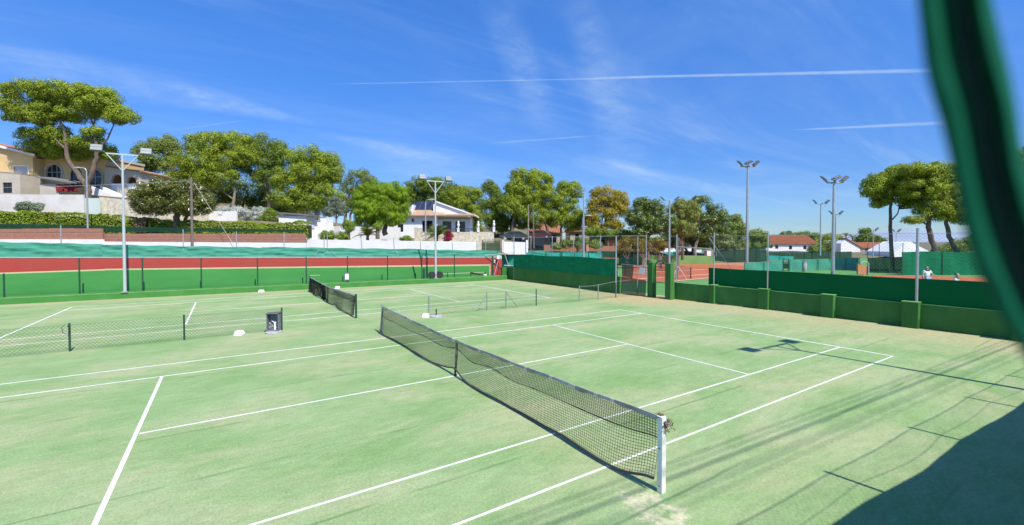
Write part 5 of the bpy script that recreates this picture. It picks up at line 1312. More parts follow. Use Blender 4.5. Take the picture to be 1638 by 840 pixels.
tree('pine_tree', 'rounded pine behind the white villa roof, left of the lamp floodlights', 668, 345, 88, [(668, 300, 24, 18), (650, 315, 22, 18), (680, 318, 26, 18)], 'pine_dark', 'bark', cr=1.0, npc=80, size=.32, group=GB, seed=25)
tree('pine_tree', 'broad dome-shaped pine behind the white villa, highest just right of the lamp', 700, 345, 86, [(700, 300, 30, 18), (690, 292, 18, 12), (722, 312, 30, 18), (705, 325, 34, 16)], 'pine_dark', 'bark', cr=1.0, npc=85, size=.32, group=GB, seed=26)
tree('pine_tree', 'rounded olive green pine behind the right end of the white villa', 748, 350, 84, [(745, 310, 27, 14), (735, 322, 26, 16), (758, 328, 20, 18), (750, 345, 18, 14)], 'pine', 'bark', cr=.95, npc=85, size=.32, group=GB, seed=27)
tree('cypress_tree', 'small pointed light green conifer beside the right wall of the white villa', 764, 375, 72, [(764, 350, 8, 18), (764, 365, 10, 12)], 'pine', 'bark', cr=.55, npc=60, size=.22, seed=28, limbs=4)
GC = 'tall pines right of the white villa'
tree('pine_tree', 'upright pine with a rounded top, leftmost of the tall pines right of the villa', 790, 385, 78, [(784, 300, 14, 13), (792, 318, 22, 20), (782, 340, 20, 22), (795, 355, 20, 18)], 'pine_dark', 'bark', [[(791, 385, .3), (790, 360, .25), (787, 320, .15)]], cr=.9, npc=90, size=.30, group=GC, seed=29)
tree('pine_tree', 'tallest spreading pine right of the white villa, dark under its crown', 845, 392, 74, [(840, 282, 27, 16), (862, 290, 24, 18), (830, 300, 24, 18), (855, 310, 36, 20), (872, 318, 28, 18), (830, 330, 26, 18), (860, 340, 34, 18), (815, 325, 20, 22)], 'pine', 'bark', [[(820, 385, .3), (820, 362, .26), (828, 335, .2), (840, 305, .14)], [(872, 392, .24), (876, 370, .2), (868, 345, .16), (860, 320, .1)]], cr=.95, npc=95, size=.30, group=GC, seed=30, limbs=14)
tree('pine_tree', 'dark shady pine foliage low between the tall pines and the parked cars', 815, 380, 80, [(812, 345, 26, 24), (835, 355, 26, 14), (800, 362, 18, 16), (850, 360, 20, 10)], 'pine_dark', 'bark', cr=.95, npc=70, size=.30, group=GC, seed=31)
tree('pine_tree', 'right-hand tall pine with a spiky top left of the yellow tree', 905, 392, 76, [(905, 300, 18, 12), (918, 308, 15, 18), (900, 325, 26, 20), (912, 345, 26, 16), (890, 352, 24, 14), (930, 350, 16, 14), (915, 362, 18, 10)], 'pine', 'bark', [[(897, 392, .22), (897, 368, .18), (902, 340, .12)]], cr=.85, npc=92, size=.28, group=GC, seed=32)
tree('yellow_tree', 'autumn yellow leafy tree beside a tall lamp mast', 972, 390, 72, [(968, 312, 24, 16), (990, 320, 18, 16), (950, 330, 14, 20), (975, 338, 24, 18), (998, 335, 12, 14), (948, 352, 14, 18), (970, 362, 28, 14)], 'autumn', 'bark', [[(972, 390, .25), (970, 365, .2), (968, 335, .12)]], cr=.8, npc=70, size=.30, aspect=1.2, seed=33, flat=.9, dens=.78)
tree('green_bush', 'yellowing green undergrowth at the foot of the yellow tree', 985, 392, 68, [(955, 372, 22, 10), (990, 376, 28, 10), (1015, 380, 18, 10)], 'shrub', 'bark', cr=.6, npc=60, size=.25, seed=34, cat='bush', limbs=4)
tree('green_bush', 'row of loose green shrubs before the low brown wall and cream house', 925, 402, 60, [(905, 390, 14, 9), (930, 388, 14, 10), (952, 391, 12, 8), (890, 394, 10, 6)], 'pine_grey', 'bark', cr=.5, npc=55, size=.24, seed=82, cat='bush', limbs=4)
tree('broadleaf_tree', 'dark green broadleaf tree right of the yellow tree', 1036, 400, 64, [(1032, 328, 20, 14), (1048, 336, 20, 18), (1020, 345, 22, 20), (1040, 358, 30, 20), (1065, 358, 18, 20), (1025, 372, 22, 14)], 'broad', 'bark', [[(1036, 400, .25), (1036, 370, .2), (1036, 340, .12)]], cr=.75, npc=75, size=.28, aspect=1.3, seed=35, flat=.9)
tree('willow_tree', 'pale drooping willow-like tree beside the twin floodlight mast', 1092, 400, 66, [(1090, 330, 18, 14), (1104, 338, 16, 20), (1085, 350, 16, 20), (1095, 365, 20, 18), (1075, 335, 10, 8)], 'willow', 'bark', [[(1092, 400, .2), (1090, 365, .16), (1092, 335, .1)]], cr=.7, npc=70, size=.28, aspect=1.9, seed=36, droop=.6, flat=1.0, dens=.8)
tree('bare_limbed_tree', 'dark tree with bare pale limbs showing in its crown, right of the willow', 1130, 400, 70, [(1122, 323, 17, 11), (1108, 335, 14, 14), (1145, 338, 16, 14), (1135, 350, 22, 12), (1158, 350, 10, 18), (1120, 372, 22, 14), (1150, 372, 16, 16)], 'broad', 'bark_pale', [[(1112, 398, .25), (1118, 375, .22), (1126, 355, .18), (1134, 340, .12)], [(1106, 362, .16), (1118, 357, .13), (1132, 352, .08)], [(1126, 355, .12), (1114, 340, .09), (1108, 330, .06)], [(1140, 372, .12), (1134, 358, .09), (1128, 348, .06)]], cr=.8, npc=75, size=.30, seed=37, flat=.8, dens=.75, limbs=18)
tree('broadleaf_tree', 'grey-green rounded trees sloping down towards the tallest lamp mast', 1175, 402, 82, [(1172, 358, 16, 14), (1182, 368, 16, 14), (1165, 378, 18, 16), (1185, 388, 14, 10), (1178, 350, 8, 7)], 'pine_grey', 'bark', cr=.9, npc=75, size=.32, seed=38, flat=.9)
tree('broadleaf_tree', 'dark grey-green trees just right of the tallest lamp mast', 1212, 404, 95, [(1204, 378, 12, 12), (1216, 376, 14, 12), (1205, 392, 16, 9), (1222, 390, 10, 10)], 'pine_grey', 'bark', cr=1.0, npc=70, size=.36, seed=39, flat=.9)
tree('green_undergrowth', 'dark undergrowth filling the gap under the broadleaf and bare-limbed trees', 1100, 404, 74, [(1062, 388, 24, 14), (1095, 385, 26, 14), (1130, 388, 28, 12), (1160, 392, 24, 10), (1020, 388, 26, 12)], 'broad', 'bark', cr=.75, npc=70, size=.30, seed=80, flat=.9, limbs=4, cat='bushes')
tree('broadleaf_tree', 'mid green tree filling between the willow and the bare-limbed tree', 1108, 402, 76, [(1112, 350, 22, 18), (1075, 362, 20, 16), (1140, 362, 26, 16)], 'pine_grey', 'bark', cr=.8, npc=70, size=.3, seed=81, flat=.9)
GD = 'leafless bushes behind the gate'
for k, (x, w_, lab) in enumerate(((1002, 20, 'straggly ochre bush by the gate, leftmost of the row behind the netting'), (1030, 20, 'straggly ochre bush with bare stems directly behind the arched gate'), (1056, 16, 'straggly ochre bush right of the arched gate, before the white building'))):
    tree('straggly_bush', lab, x, 412, 58, [(x, 388, w_, 11), (x-5, 398, w_*.8, 9)], 'olive', 'bark_pale', [[(x, 412, .08), (x-3, 400, .06), (x-6, 388, .04)], [(x+2, 412, .07), (x+6, 400, .05), (x+9, 388, .03)], [(x-2, 412, .06), (x-9, 402, .04), (x-12, 392, .03)]], cr=.55, npc=48, size=.20, seed=40+k, cat='bush', group=GD, limbs=10, dens=.6)
tree('dry_tree', 'thin brown withered sapling beside the braced post', 1085, 411, 56, [(1086, 390, 9, 14), (1084, 402, 6, 8)], 'dry', 'bark', [[(1085, 411, .07), (1085, 398, .05), (1086, 382, .03)]], cr=.45, npc=40, size=.18, seed=44, limbs=8, dens=.6)
GE = 'umbrella pines on the right'
tree('pine_tree', 'slim umbrella pine with a bare straight trunk, left of the right-hand pair', 1427, 436, 52, [(1415, 290, 34, 18), (1440, 280, 34, 18), (1400, 302, 26, 16), (1425, 312, 34, 16), (1450, 300, 36, 22), (1405, 325, 14, 8), (1460, 322, 24, 12)], 'pine', 'bark', [[(1428, 436, .24), (1426, 400, .21), (1424, 365, .18), (1424, 335, .15), (1428, 310, .1)], [(1426, 352, .08), (1434, 344, .07), (1438, 334, .05)]], cr=.62, npc=100, size=.20, group=GE, seed=45, limbs=18)
tree('pine_tree', 'large umbrella pine with a leaning trunk, right-hand one of the pair', 1497, 410, 49, [(1470, 272, 36, 14), (1505, 278, 40, 20), (1480, 300, 40, 22), (1520, 310, 38, 26), (1545, 290, 40, 24), (1500, 335, 36, 20), (1540, 340, 34, 20), (1462, 352, 18, 7), (1585, 320, 36, 26), (1580, 285, 34, 18)], 'pine', 'bark', [[(1497, 412, .30), (1494, 392, .27), (1487, 370, .24), (1486, 350, .2), (1495, 325, .14)], [(1535, 412, .26), (1522, 385, .22), (1516, 365, .2), (1512, 340, .14)], [(1486, 360, .12), (1472, 354, .08), (1460, 352, .05)]], cr=.62, npc=100, size=.20, group=GE, seed=46, limbs=26)
tree('pine_tree', 'part of another dark pine at the far right edge behind the green drape', 1655, 420, 45, [(1650, 262, 30, 30), (1665, 310, 36, 30), (1640, 350, 26, 18)], 'pine_dark', 'bark', [[(1655, 420, .3), (1655, 360, .24), (1655, 300, .16)]], cr=.7, npc=85, size=.24, group=GE, seed=47)
GF = 'rounded trees of the distant town'
far = ((1245, 383, 12, 7, 150, 'small dark round treetop left above the orange roofs'), (1268, 380, 20, 9, 165, 'low dark tree dome above the middle of the orange roofs'), (1292, 379, 16, 8, 170, 'rounded tree crown above the right end of the orange roofs'), (1320, 390, 18, 13, 128, 'bright green rounded tree right of the orange roofs'), (1340, 394, 16, 12, 124, 'bright green rounded tree left of the white gabled house'), (1305, 398, 10, 7, 112, 'low green bush at the right end of the orange roofed terrace'), (1333, 383, 14, 8, 150, 'dark rounded tree behind the pair of bright green ones'), (1392, 383, 20, 7, 170, 'flat rounded dark tree behind the brown tiled houses'))
for k, (x, y, rx, ry, D, lab) in enumerate(far):
    tree('round_tree', lab, x, y+ry+6, D, [(x, y, rx*1.2, ry*1.25), (x-rx*.5, y+ry*.4, rx*.8, ry*.9), (x+rx*.5, y+ry*.4, rx*.8, ry*.9)], 'pine' if 'bright' in lab else 'pine_dark', 'bark', cr=1.3, npc=70, size=.5, group=GF, seed=50+k, limbs=4)
tree('tall_dark_tree', 'taller dark ragged tree beside the far mast, right of the palms', 1385, 400, 140, [(1384, 372, 10, 10), (1380, 382, 10, 8), (1392, 380, 8, 8)], 'pine_dark', 'bark', cr=1.2, npc=60, size=.5, seed=60, limbs=6)
tree('broadleaf_tree', 'low green trees behind the tall green windscreen, right of the marquee', 1560, 405, 75, [(1540, 392, 24, 14), (1580, 385, 30, 18), (1620, 380, 30, 20), (1515, 398, 14, 8)], 'pine_grey', 'bark', cr=.9, npc=60, size=.34, seed=61, limbs=6)
tree('grey_bush', 'silvery spreading shrub hanging before the stained white wall', 48, 336, 53.6, [(45, 330, 16, 9), (60, 332, 12, 8), (34, 334, 10, 6)], 'grey_leaf', 'bark', cr=.4, npc=55, size=.18, seed=62, cat='bush', limbs=4)
# garden planting before the white villa
for k, (x, y, rx, ry, lab, lf) in enumerate(((523, 376, 12, 9, 'spiky light green shrub by the stepped white wall', 'shrub'), (548, 378, 13, 8, 'low light green shrub, second from the stepped white wall', 'shrub'), (557, 362, 10, 12, 'taller yellow-green shrub behind the low garden shrubs', 'shrub'), (648, 382, 11, 6, 'small rounded green shrub left of the terrace stairs', 'shrub'), (716, 378, 8, 10, 'magenta bougainvillea against the rough terrace wall', 'bract'))):
    tree('garden_shrub' if lf != 'bract' else 'bougainvillea', lab, x, y+ry, 53+(5 if k > 2 else 0), [(x, y, rx, ry), (x+3, y+2, rx*.7, ry*.7)], lf, 'bark', cr=.38, npc=55, size=.17, seed=70+k, cat='bush', limbs=3)
def palm(label, x, yb, D, stem, n, L, seed, y_top=None, droop=.9, group=None):
    rr = random.Random(seed); loc = at(x, yb, D); root = thing('palm', label, 'palm', loc, 0, group)
    g = MB(); g.path([(0, 0, -.6), (0, 0, stem*.5), (.05, 0, stem)], [.20, .17, .15], 8); g.build('trunk', M['bark'], root)
    g = MB()
    for k in range(n):
        a = 6.283*k/n+rr.uniform(-.2, .2); el = rr.uniform(.15, 1.25); l = L*rr.uniform(.8, 1.1); pts = []
        for i in range(9):
            t = i/8; r_ = l*t*math.cos(el)*(1-.1*t); z = stem+l*(t*math.sin(el)-droop*.55*t*t); pts.append(Vector((r_*math.cos(a), r_*math.sin(a), z)))
        side = Vector((-math.sin(a), math.cos(a), 0))
        for i in range(8):
            p, q = pts[i], pts[i+1]
            g.add([p-side*.02, q-side*.02, q+side*.02, p+side*.02], [(0, 1, 2, 3)])
            for sg in (-1, 1):
                for h in (0, .5):
                    b = p.lerp(q, h); w_ = l*.22*(math.sin(math.pi*min(.97, (i+h)/8+.12))+.12); tip = b+side*sg*w_+(q-p).normalized()*w_*.55+Vector((0, 0, -.25*w_))
                    v = (q-p)*.22; g.add([b-v, b+v, tip], [(0, 1, 2)])
    g.build('fronds', M['palm'], root); return root
palm('yellowing palm with arching fronds at the foot of the lamp before the villa', 699, 388, 57.5, .9, 22, 3.2, 1)
palm('dark low cycad palm with curving fronds left of the pepper tree trunk', 588, 382, 53, .4, 20, 2.6, 2, droop=1.0)
GPm = 'tall palms in the distance'
palm('left one of the two tall distant palms above the white gable', 1353, 398, 150, 4.4, 16, 2.6, 3, group=GPm); palm('right one of the two tall distant palms above the white gable', 1363, 398, 152, 4.0, 16, 2.4, 4, group=GPm)
# clipped hedge in lengths
def hedge(label, x0, x1, y0l, y0r, y1, D, leaf, seed, th=1.3):
    F = Front('hedge', label, 'hedge', (x0+x1)/2, y1, D, 'clipped hedge lengths'); rs = np.random.RandomState(seed)
    a, b = F.p(x0, y0l), F.p(x1, y0r); W_, z0 = b.x-a.x, F.p((x0+x1)/2, y1).z-.4
    n = int(W_*((a.z+b.z)/2-z0+th)*150); k = n*2//3
    X = a.x+rs.rand(n)*W_; zt = a.z+(b.z-a.z)*(X-a.x)/W_ + .10*np.sin(X*1.7+seed)+.07*np.sin(X*4.3)
    Y = rs.rand(n)*th; Zf = z0+rs.rand(n)*(zt-z0); front = rs.rand(n) < .62
    Yf = np.where(front, np.abs(rs.normal(0, .09, n)), Y); Zz = np.where(front, Zf, zt-np.abs(rs.normal(0, .08, n)))
    pos = np.stack([X, Yf, Zz], 1); nv_ = np.where(front[:, None], np.array([0, -1.0, .3]), np.array([0, -.2, 1.0]))+rs.normal(size=(n, 3))*.55
    nv_ /= np.linalg.norm(nv_, axis=1, keepdims=True)
    leaf_mesh('foliage', pos, nv_, .17, 1.2, M[leaf], F.o, rs)
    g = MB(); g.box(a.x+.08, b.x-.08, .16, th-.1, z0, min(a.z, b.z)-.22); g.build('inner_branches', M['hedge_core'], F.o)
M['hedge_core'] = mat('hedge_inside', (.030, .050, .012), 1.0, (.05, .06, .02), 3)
hedge('dense clipped hedge at the far left, below the stained white wall', -220, 70, 338, 339, 362, 49, 'hedge', 1)
hedge('clipped hedge length below the silvery shrub, left of the street lamp', 70, 160, 339, 343, 364, 49.1, 'hedge', 2)
hedge('clipped hedge with a brownish tinge left of the glossy tree', 160, 240, 344, 349, 367, 49.2, 'hedge', 3)
hedge('dried brown hedge length at the foot of the round glossy tree', 214, 233, 348, 349, 366, 48.8, 'dry', 4, 1.0)
hedge('lower hedge length under the round glossy tree', 240, 312, 352, 354, 370, 49.3, 'hedge', 5)
hedge('long even hedge right of the wooden pole, below the oleanders', 313, 428, 354, 357, 372, 49.4, 'hedge', 6)
hedge('hedge length below the green shrub and white shed', 428, 455, 357, 359, 373, 49.5, 'hedge', 7)
hedge('hedge end rising towards the stepped white wall', 455, 492, 357, 353, 375, 49.6, 'hedge', 8)

# ================================================================== LAMPS AND POLES
def floodlight(root, c, tilt, yaw, w=.56, h=.42, d=.18, two=True):
    Mx = Matrix.Rotation(yaw, 3, 'Z') @ Matrix.Rotation(tilt, 3, 'X'); c = Vector(c); g = MB()
    g.obox(c, w, d, h, Mx)
    for k in range(5): g.obox(c+Mx @ Vector((-w*.4+w*.2*k, d*.62, 0)), .03, d*.5, h*.8, Mx)
    o = g.build('floodlight', M['lamp_grey'], root, bevel=.015); g = MB()
    hh = h/2-.05 if two else h-.08
    for s_ in ((-1, 1) if two else (0,)):
        g.obox(c+Mx @ Vector((0, -d/2-.008, s_*(h/4))), w-.10, .012, hh, Mx)
    g.build('lens', M['lamp_glass'], o)
def t_lamp(label, x, yb, yt, gz, half=.76, group='floodlight masts of the green courts', base=None, H=None, pole_r=.078, spread=.40):
    if base is None: base = gnd(x, yb, gz); r = raydir(x, yt); H = CAM.z+r.z*((base-CAM).dot(FWD)/1.0)-gz
    root = thing('floodlight_mast', label, 'lamp mast', base, R_(-3), group)
    g = MB(); g.tube((0, 0, 0), (0, 0, H*.55), pole_r*1.15, pole_r, 10); g.tube((0, 0, H*.55), (0, 0, H+.03), pole_r*.82, pole_r*.75, 10); g.build('pole', M['white_steel'], root, smooth=True)
    g = MB(); g.obox((0, 0, H), half*2, .07, .08); g.build('crossbar', M['white_steel'], root)
    for s_ in (-1, 1):
        g = MB(); g.tube((s_*half*.95, 0, H-.05), (s_*.05, 0, H-.95), .032); g.build('brace', M['white_steel'], root)
        g = MB(); g.path([(s_*half, 0, H), (s_*(half+.12), -.02, H+.12), (s_*(half+.28), -.04, H+.22)], .028, 6); g.build('bracket', M['lamp_grey'], root)
        floodlight(root, (s_*(half+spread), -.08, H+.26), R_(-24), 0)
    g = MB(); g.obox((0, 0, .03), .34, .34, .06); g.build('base_plate', M['grey_steel'], root)
    return root
t_lamp('tall pale floodlight mast with two lamps standing left on the kerb wall', 200, 468, 248, .37)
lr = t_lamp('pale T-shaped floodlight mast on the kerb before the white villa', 697, 445.5, 290.5, .37)
for s_ in (-1, 1):
    g = MB(); g.tube((s_*.34, -.10, .30), (s_*.34, .10, .30), .30, n=14); g.build('ballast_wheel', M['cable'], lr)
t_lamp('floodlight mast beside the camera terrace, casting its shadow over the near court', 0, 0, 0, 0, base=Vector((10.72, -4.40, 0)), H=9.35)
def flood_mast(label, x, yb, yt, D, n, spread, r=.12, group='masts of the farther clay courts', arm=.9, w=.9, m='galv', turn=0.0):
    base = at(x, yb, D); top_ = at(x, yt, D); H = top_.z-base.z
    root = thing('floodlight_mast', label, 'lamp mast', base, YAW+turn, group)
    g = MB(); g.tube((0, 0, 0), (0, 0, H), r, r*.55, 10); g.build('pole', M[m], root, smooth=True)
    g = MB(); g.tube((-arm, 0, H), (arm, 0, H), r*.4); g.tube((0, -arm*.6, H), (0, arm*.6, H), r*.4); g.build('crossbar', M[m], root)
    if n == 2:
        g = MB(); g.tube((arm, 0, H+.02), (0, 0, H-arm*1.2), r*.35); g.build('brace', M[m], root)
    for k in range(n):
        t = (k/(n-1)-.5)*2 if n > 1 else 0
        s_ = -1 if t < 0 else 1
        c = Vector((t*spread, -.15*(1-abs(t)), H+.34*w/.9+.10*w*(1-abs(t))))
        Mx = Matrix.Rotation(-t*R_(42)+ (R_(-25) if t == 0 else 0), 3, 'Y') @ Matrix.Rotation(R_(28), 3, 'X')
        g = MB(); g.obox(c, w, .46*w, .15*w, Mx); g.obox(c+Mx @ Vector((0, 0, .11*w)), w*.6, .26*w, .10*w, Mx); f_ = g.build('floodlight', M['lamp_grey'], root, bevel=.02)
        g = MB(); g.obox(c+Mx @ Vector((0, 0, -.08*w)), w*.88, .38*w, .012, Mx); g.build('lens', M['lamp_glass'], f_)
        g = MB(); g.tube((t*spread*.55, 0, H), tuple(c), .04); g.build('bracket', M['lamp_grey'], root)
    return root
flood_mast('tallest grey lamp mast with a fan of floodlights above the dark windscreens', 1194.5, 434, 267, 54, 3, .95, .19, w=.95)
w_ = MB(); o = at(1198, 434, 53.2); g = MB(); g.lathe([(.42, 0), (.40, .05), (.05, 1.0)], n=4); tag(g.build('base_cover', M['concrete']), 'grey pyramid cover at the foot of the tallest lamp mast', 'cover').location = at(1199, 434.5, 53)
yy, t = wall_y(1331.5, 18.6)
flood_mast('slim grey lamp mast with three lamps rising behind the near right wall', 1331.5, 476, 293, (Vector((18.6, yy, 1))-CAM).dot(FWD), 3, .46, .085, w=.42, arm=.3)
flood_mast('thin mast with a flat pair of lamps left of the slim mast', 1312, 409, 326, 86, 2, 1.2, .16, w=1.0, arm=1.2)
flood_mast('shorter mast with two lamps seen just behind the slim mast', 1336, 409, 343, 92, 2, 1.1, .15, w=1.0, arm=1.0)
flood_mast('far twin-lamp mast before the sloping grey-green trees', 1173.5, 400, 349, 92, 2, 1.1, .15, w=1.0, arm=1.0)
flood_mast('twin-lamp mast rising from behind the arched gate', 1070.5, 432, 321, 46, 2, .75, .12, w=.55, arm=.2)
flood_mast('twin-lamp mast standing before the yellow tree', 933.5, 413, 309, 53, 2, .9, .13, w=.6, arm=.2)
flood_mast('tiny distant twin-lamp mast above the orange roofs', 1255, 400, 374, 130, 2, .7, .10, w=.8, arm=.4)
flood_mast('distant mast with flat lamps in front of the tall dark tree', 1396, 425, 369, 75, 2, .6, .09, w=.7, arm=.5)
flood_mast('distant mast with flat lamps right of the slim pine trunk', 1433, 412, 371, 100, 2, .7, .11, w=.9, arm=.6)
def street_lamp(label, x, yb, yt, D, side=-1):
    base = at(x, yb, D); H = at(x, yt, D).z-base.z; root = thing('street_lamp', label, 'street lamp', base, YAW, 'street lamps on the hillside road')
    g = MB(); g.tube((0, 0, -.5), (0, 0, H), .11, .06, 10); g.path([(0, 0, H-.02), (side*.10, -.05, H+.25), (side*.35, -.1, H+.34), (side*.6, -.15, H+.33)], .035, 6); g.build('pole', M['galv'], root, smooth=True)
    g = MB(); c = Vector((side*.75, -.18, H+.30)); vs = []; n = 12
    prof = [(.06, .10), (.28, .06), (.40, 0), (.30, -.05), (.05, -.07)]
    for r_, z in prof:
        for i in range(n): t = 6.283*i/n; vs.append(c+Vector((1.25*r_*math.cos(t), .7*r_*math.sin(t), z)))
    g.add(vs, [(j*n+i, j*n+(i+1) % n, (j+1)*n+(i+1) % n, (j+1)*n+i) for j in range(4) for i in range(n)]+[tuple(range(n-1, -1, -1)), tuple(range(4*n, 5*n))]); g.build('lamp_head', M['white_steel'], root, smooth=True)
street_lamp('grey street lamp with a hooded head before the forked pine trunks', 141, 388, 274, 47)
street_lamp('grey street lamp just left of the T-shaped mast, before the villa windows', 681, 402, 324, 51, 1)
street_lamp('small street lamp with a pale head right of the twin-lamp mast', 932, 404, 349, 58, 1)
def wood_pole(label, x, yb, yt, D, r, lean=0, m='wood_pole'):
    base = at(x, yb, D); H = at(x, yt, D).z-base.z; root = thing('utility_pole', label, 'pole', base, YAW, 'wooden poles')
    g = MB(); g.path([(0, 0, -.5), (lean*.5, 0, H*.5), (lean, 0, H)], [r, r*.9, r*.75], 8); g.build('pole', M[m], root, smooth=True); return root, base+Vector((0, 0, H))
wp, tp = wood_pole('weathered wooden pole with a guy wire in front of the glossy tree', 307.5, 391, 284, 46, .13)
g = MB(); a = at(310, 292, 46)-wp.location; b = at(374, 392, 46)-wp.location
Mi = Matrix.Rotation(-YAW, 3, 'Z'); g.tube(Mi @ a, Mi @ b, .018, n=5); g.build('guy_wire', M['net_band_pale'], wp)
wood_pole('tan wooden pole under the tall pines, left one of the pair', 845, 392, 327, 62, .11, 0, 'bark_pale'); wood_pole('leaning brown wooden pole under the tall pines, right one of the pair', 854, 392, 335, 64, .10, -.1)
g = MB(); p0, p1 = tp+Vector((0, 0, -.35)), at(-160, 300, 48); pts = []
for i in range(25): t = i/24; pts.append(p0.lerp(p1, t)+Vector((0, 0, -1.1*t*(1-t))))
g.path(pts, .016, 4); tag(g.build('overhead_cable', M['net_band_pale']), 'thin pale cable running left from the wooden pole before the yellow villa', 'cable')
# cables strung high beside the camera terrace: their soft shadows streak the near court
g = MB(); rr = random.Random(2)
for k, (v, z, r) in enumerate(((-7.20, 9.2, .011), (-7.42, 9.3, .009), (-7.75, 9.5, .021), (-8.05, 9.4, .010), (-8.25, 9.8, .008), (-8.6, 9.9, .008))):
    pts = []
    for i in range(41):
        x = -24+i*1.6; pts.append((x, v-.055*(x-4), z-.45*(1-((x-8)/32)**2)))
    g.path(pts, r, 5)
tag(g.build('overhead_cables', M['cable']), 'bundle of overhead cables above the camera terrace, seen only by their shadows on the turf', 'cable')

# ================================================================== THINGS ON THE COURTS
def white_block(x, y, z, label, w=.36, turn=0):
    p = gnd(x, y, z); g = MB(); b, t, h = w/2, w*.38, .17
    v = [(-b, -.16, 0), (b, -.16, 0), (b, .16, 0), (-b, .16, 0), (-t, -.10, h), (t, -.10, h), (t, .10, h), (-t, .10, h)]
    g.add(v, [(0, 3, 2, 1), (4, 5, 6, 7), (0, 1, 5, 4), (1, 2, 6, 5), (2, 3, 7, 6), (3, 0, 4, 7)])
    o = g.build('white_block', M['white_plastic'], bevel=.025); o.location = p; o.rotation_euler = (0, 0, YAW+turn); tag(o, label, 'block', 'white plastic blocks')
white_block(383, 536, 0, 'white trapezoid block on the turf left of the grey bin', .31, .1)
white_block(681, 507.5, 0, 'white trapezoid block beside the round concrete base with a stub pole', .33)
white_block(540, 461.5, 0, 'white block on the turf below the bin hung on the fence post', .36, .2)
white_block(418, 467.5, 0, 'white block at the foot of the kerb wall left of the far net', .34, -.1)
pb = gnd(438, 532.5, 0)
b = thing('court_bin', 'speckled grey open-fronted bin on a round base at the end of the low fence', 'bin', pb, YAW+R_(8))
g = MB(); g.lathe([(.30, 0), (.30, .05), (.24, .085), (.05, .09)], n=24); g.build('round_base', M['concrete'], b, smooth=True)
g = MB(); W_, H_, Dp = .44, .66, .26
g.box(-W_/2, -W_/2+.03, -Dp/2, Dp/2, .09, .09+H_); g.box(W_/2-.03, W_/2, -Dp/2, Dp/2, .09, .09+H_); g.box(-W_/2+.03, W_/2-.03, Dp/2-.03, Dp/2, .09, .09+H_-.05); g.box(-W_/2+.03, W_/2-.03, -Dp/2, Dp/2-.03, .091, .12)
g.build('body', M['bin_grey'], b, bevel=.006)
g = MB(); g.obox((0, 0, .09+H_+.015), W_+.05, Dp+.05, .04, Matrix.Rotation(R_(-4), 3, 'Y')); g.build('lid', M['lamp_grey'], b, bevel=.01)
g = MB(); rr = random.Random(9)
for k in range(60):
    a = Vector((rr.uniform(-.17, .17), .05, .14+rr.random()*.5)); g.tube(a, a+Vector((rr.gauss(0, .05), 0, rr.gauss(0, .05))), .008, n=4)
g.build('wire_basket', M['galv'], b); g = MB(); g.tube((.05, -.02, .12), (.05, -.02, .42), .035, n=10); g.build('bottle', M['white_plastic'], b, smooth=True)
g = MB(); g.lathe([(.29, 0), (.29, .055), (.25, .08), (.04, .085)], n=24); ub = thing('umbrella_stand', 'round grey concrete parasol base with a stub pole beside the bare fence posts', 'umbrella stand', gnd(698, 507, 0)); g.build('base', M['concrete'], ub, smooth=True)
g = MB(); g.tube((0, 0, .08), (0, 0, .36), .03, n=10); g.build('stub_pole', M['green_steel'], ub, smooth=True)
p = onwall(555, .60); b = thing('hanging_bin', 'pale grey bin hung on a fence post above the kerb wall', 'bin', Vector((p.x, p.y, .45)), YAW+R_(12))
g = MB(); q = [(-.15, -.17), (.15, -.17), (.15, .10), (-.15, .10)]
g.box(-.17, .17, -.17, .10, .02, .62); g.build('body', M['lamp_grey'], b, bevel=.02); g = MB(); g.box(-.115, .16, -.182, -.172, .13, .58); g.build('front_panel', M['white_plastic'], b); g = MB(); g.box(-.19, .19, -.2, .12, .622, .66); g.build('rim', M['lamp_grey'], b)
g = MB(); p = onwall(791, OFF-.12); g.obox((0, 0, 0), .16, .10, .26); o = g.build('wall_box', M['white_plastic'], bevel=.02); o.location = (p.x, p.y, wz(791, 418, OFF)); tag(o, 'small white box fixed on the red end of the painted wall', 'box')
p = onwall(798.5, 1.6); g = MB(); g.obox((0, 0, 0), .42, .02, .34); o = g.build('notice_board', M['white_plastic']); o.location = (p.x, p.y, wz(798.5, 411.5, 1.6)); o.rotation_euler = (0, 0, YAW); tag(o, 'blank white notice above the right end of the painted wall', 'sign')
cg = thing('corner_frame', 'thin metal gate frame in the far corner between the painted wall and the right wall', 'gate', gnd(820, 446, 0))
g = MB(); D_ = (Vector(cg.location)-CAM).dot(FWD)
P_ = lambda x, y: at(x, y, D_)-Vector(cg.location)
g.path([P_(807, 446), P_(807, 428.5), P_(804, 430)], .035, 6); g.path([P_(818, 440), P_(805, 399), P_(806.5, 378)], .03, 6); g.path([P_(806, 424.5), P_(821, 425.5)], .04, 6); g.path([P_(797, 417), P_(790.5, 440)], .03, 6); g.path([P_(776, 408.5), P_(822, 404)], .03, 6)
g.build('frame', M['white_steel'], cg)

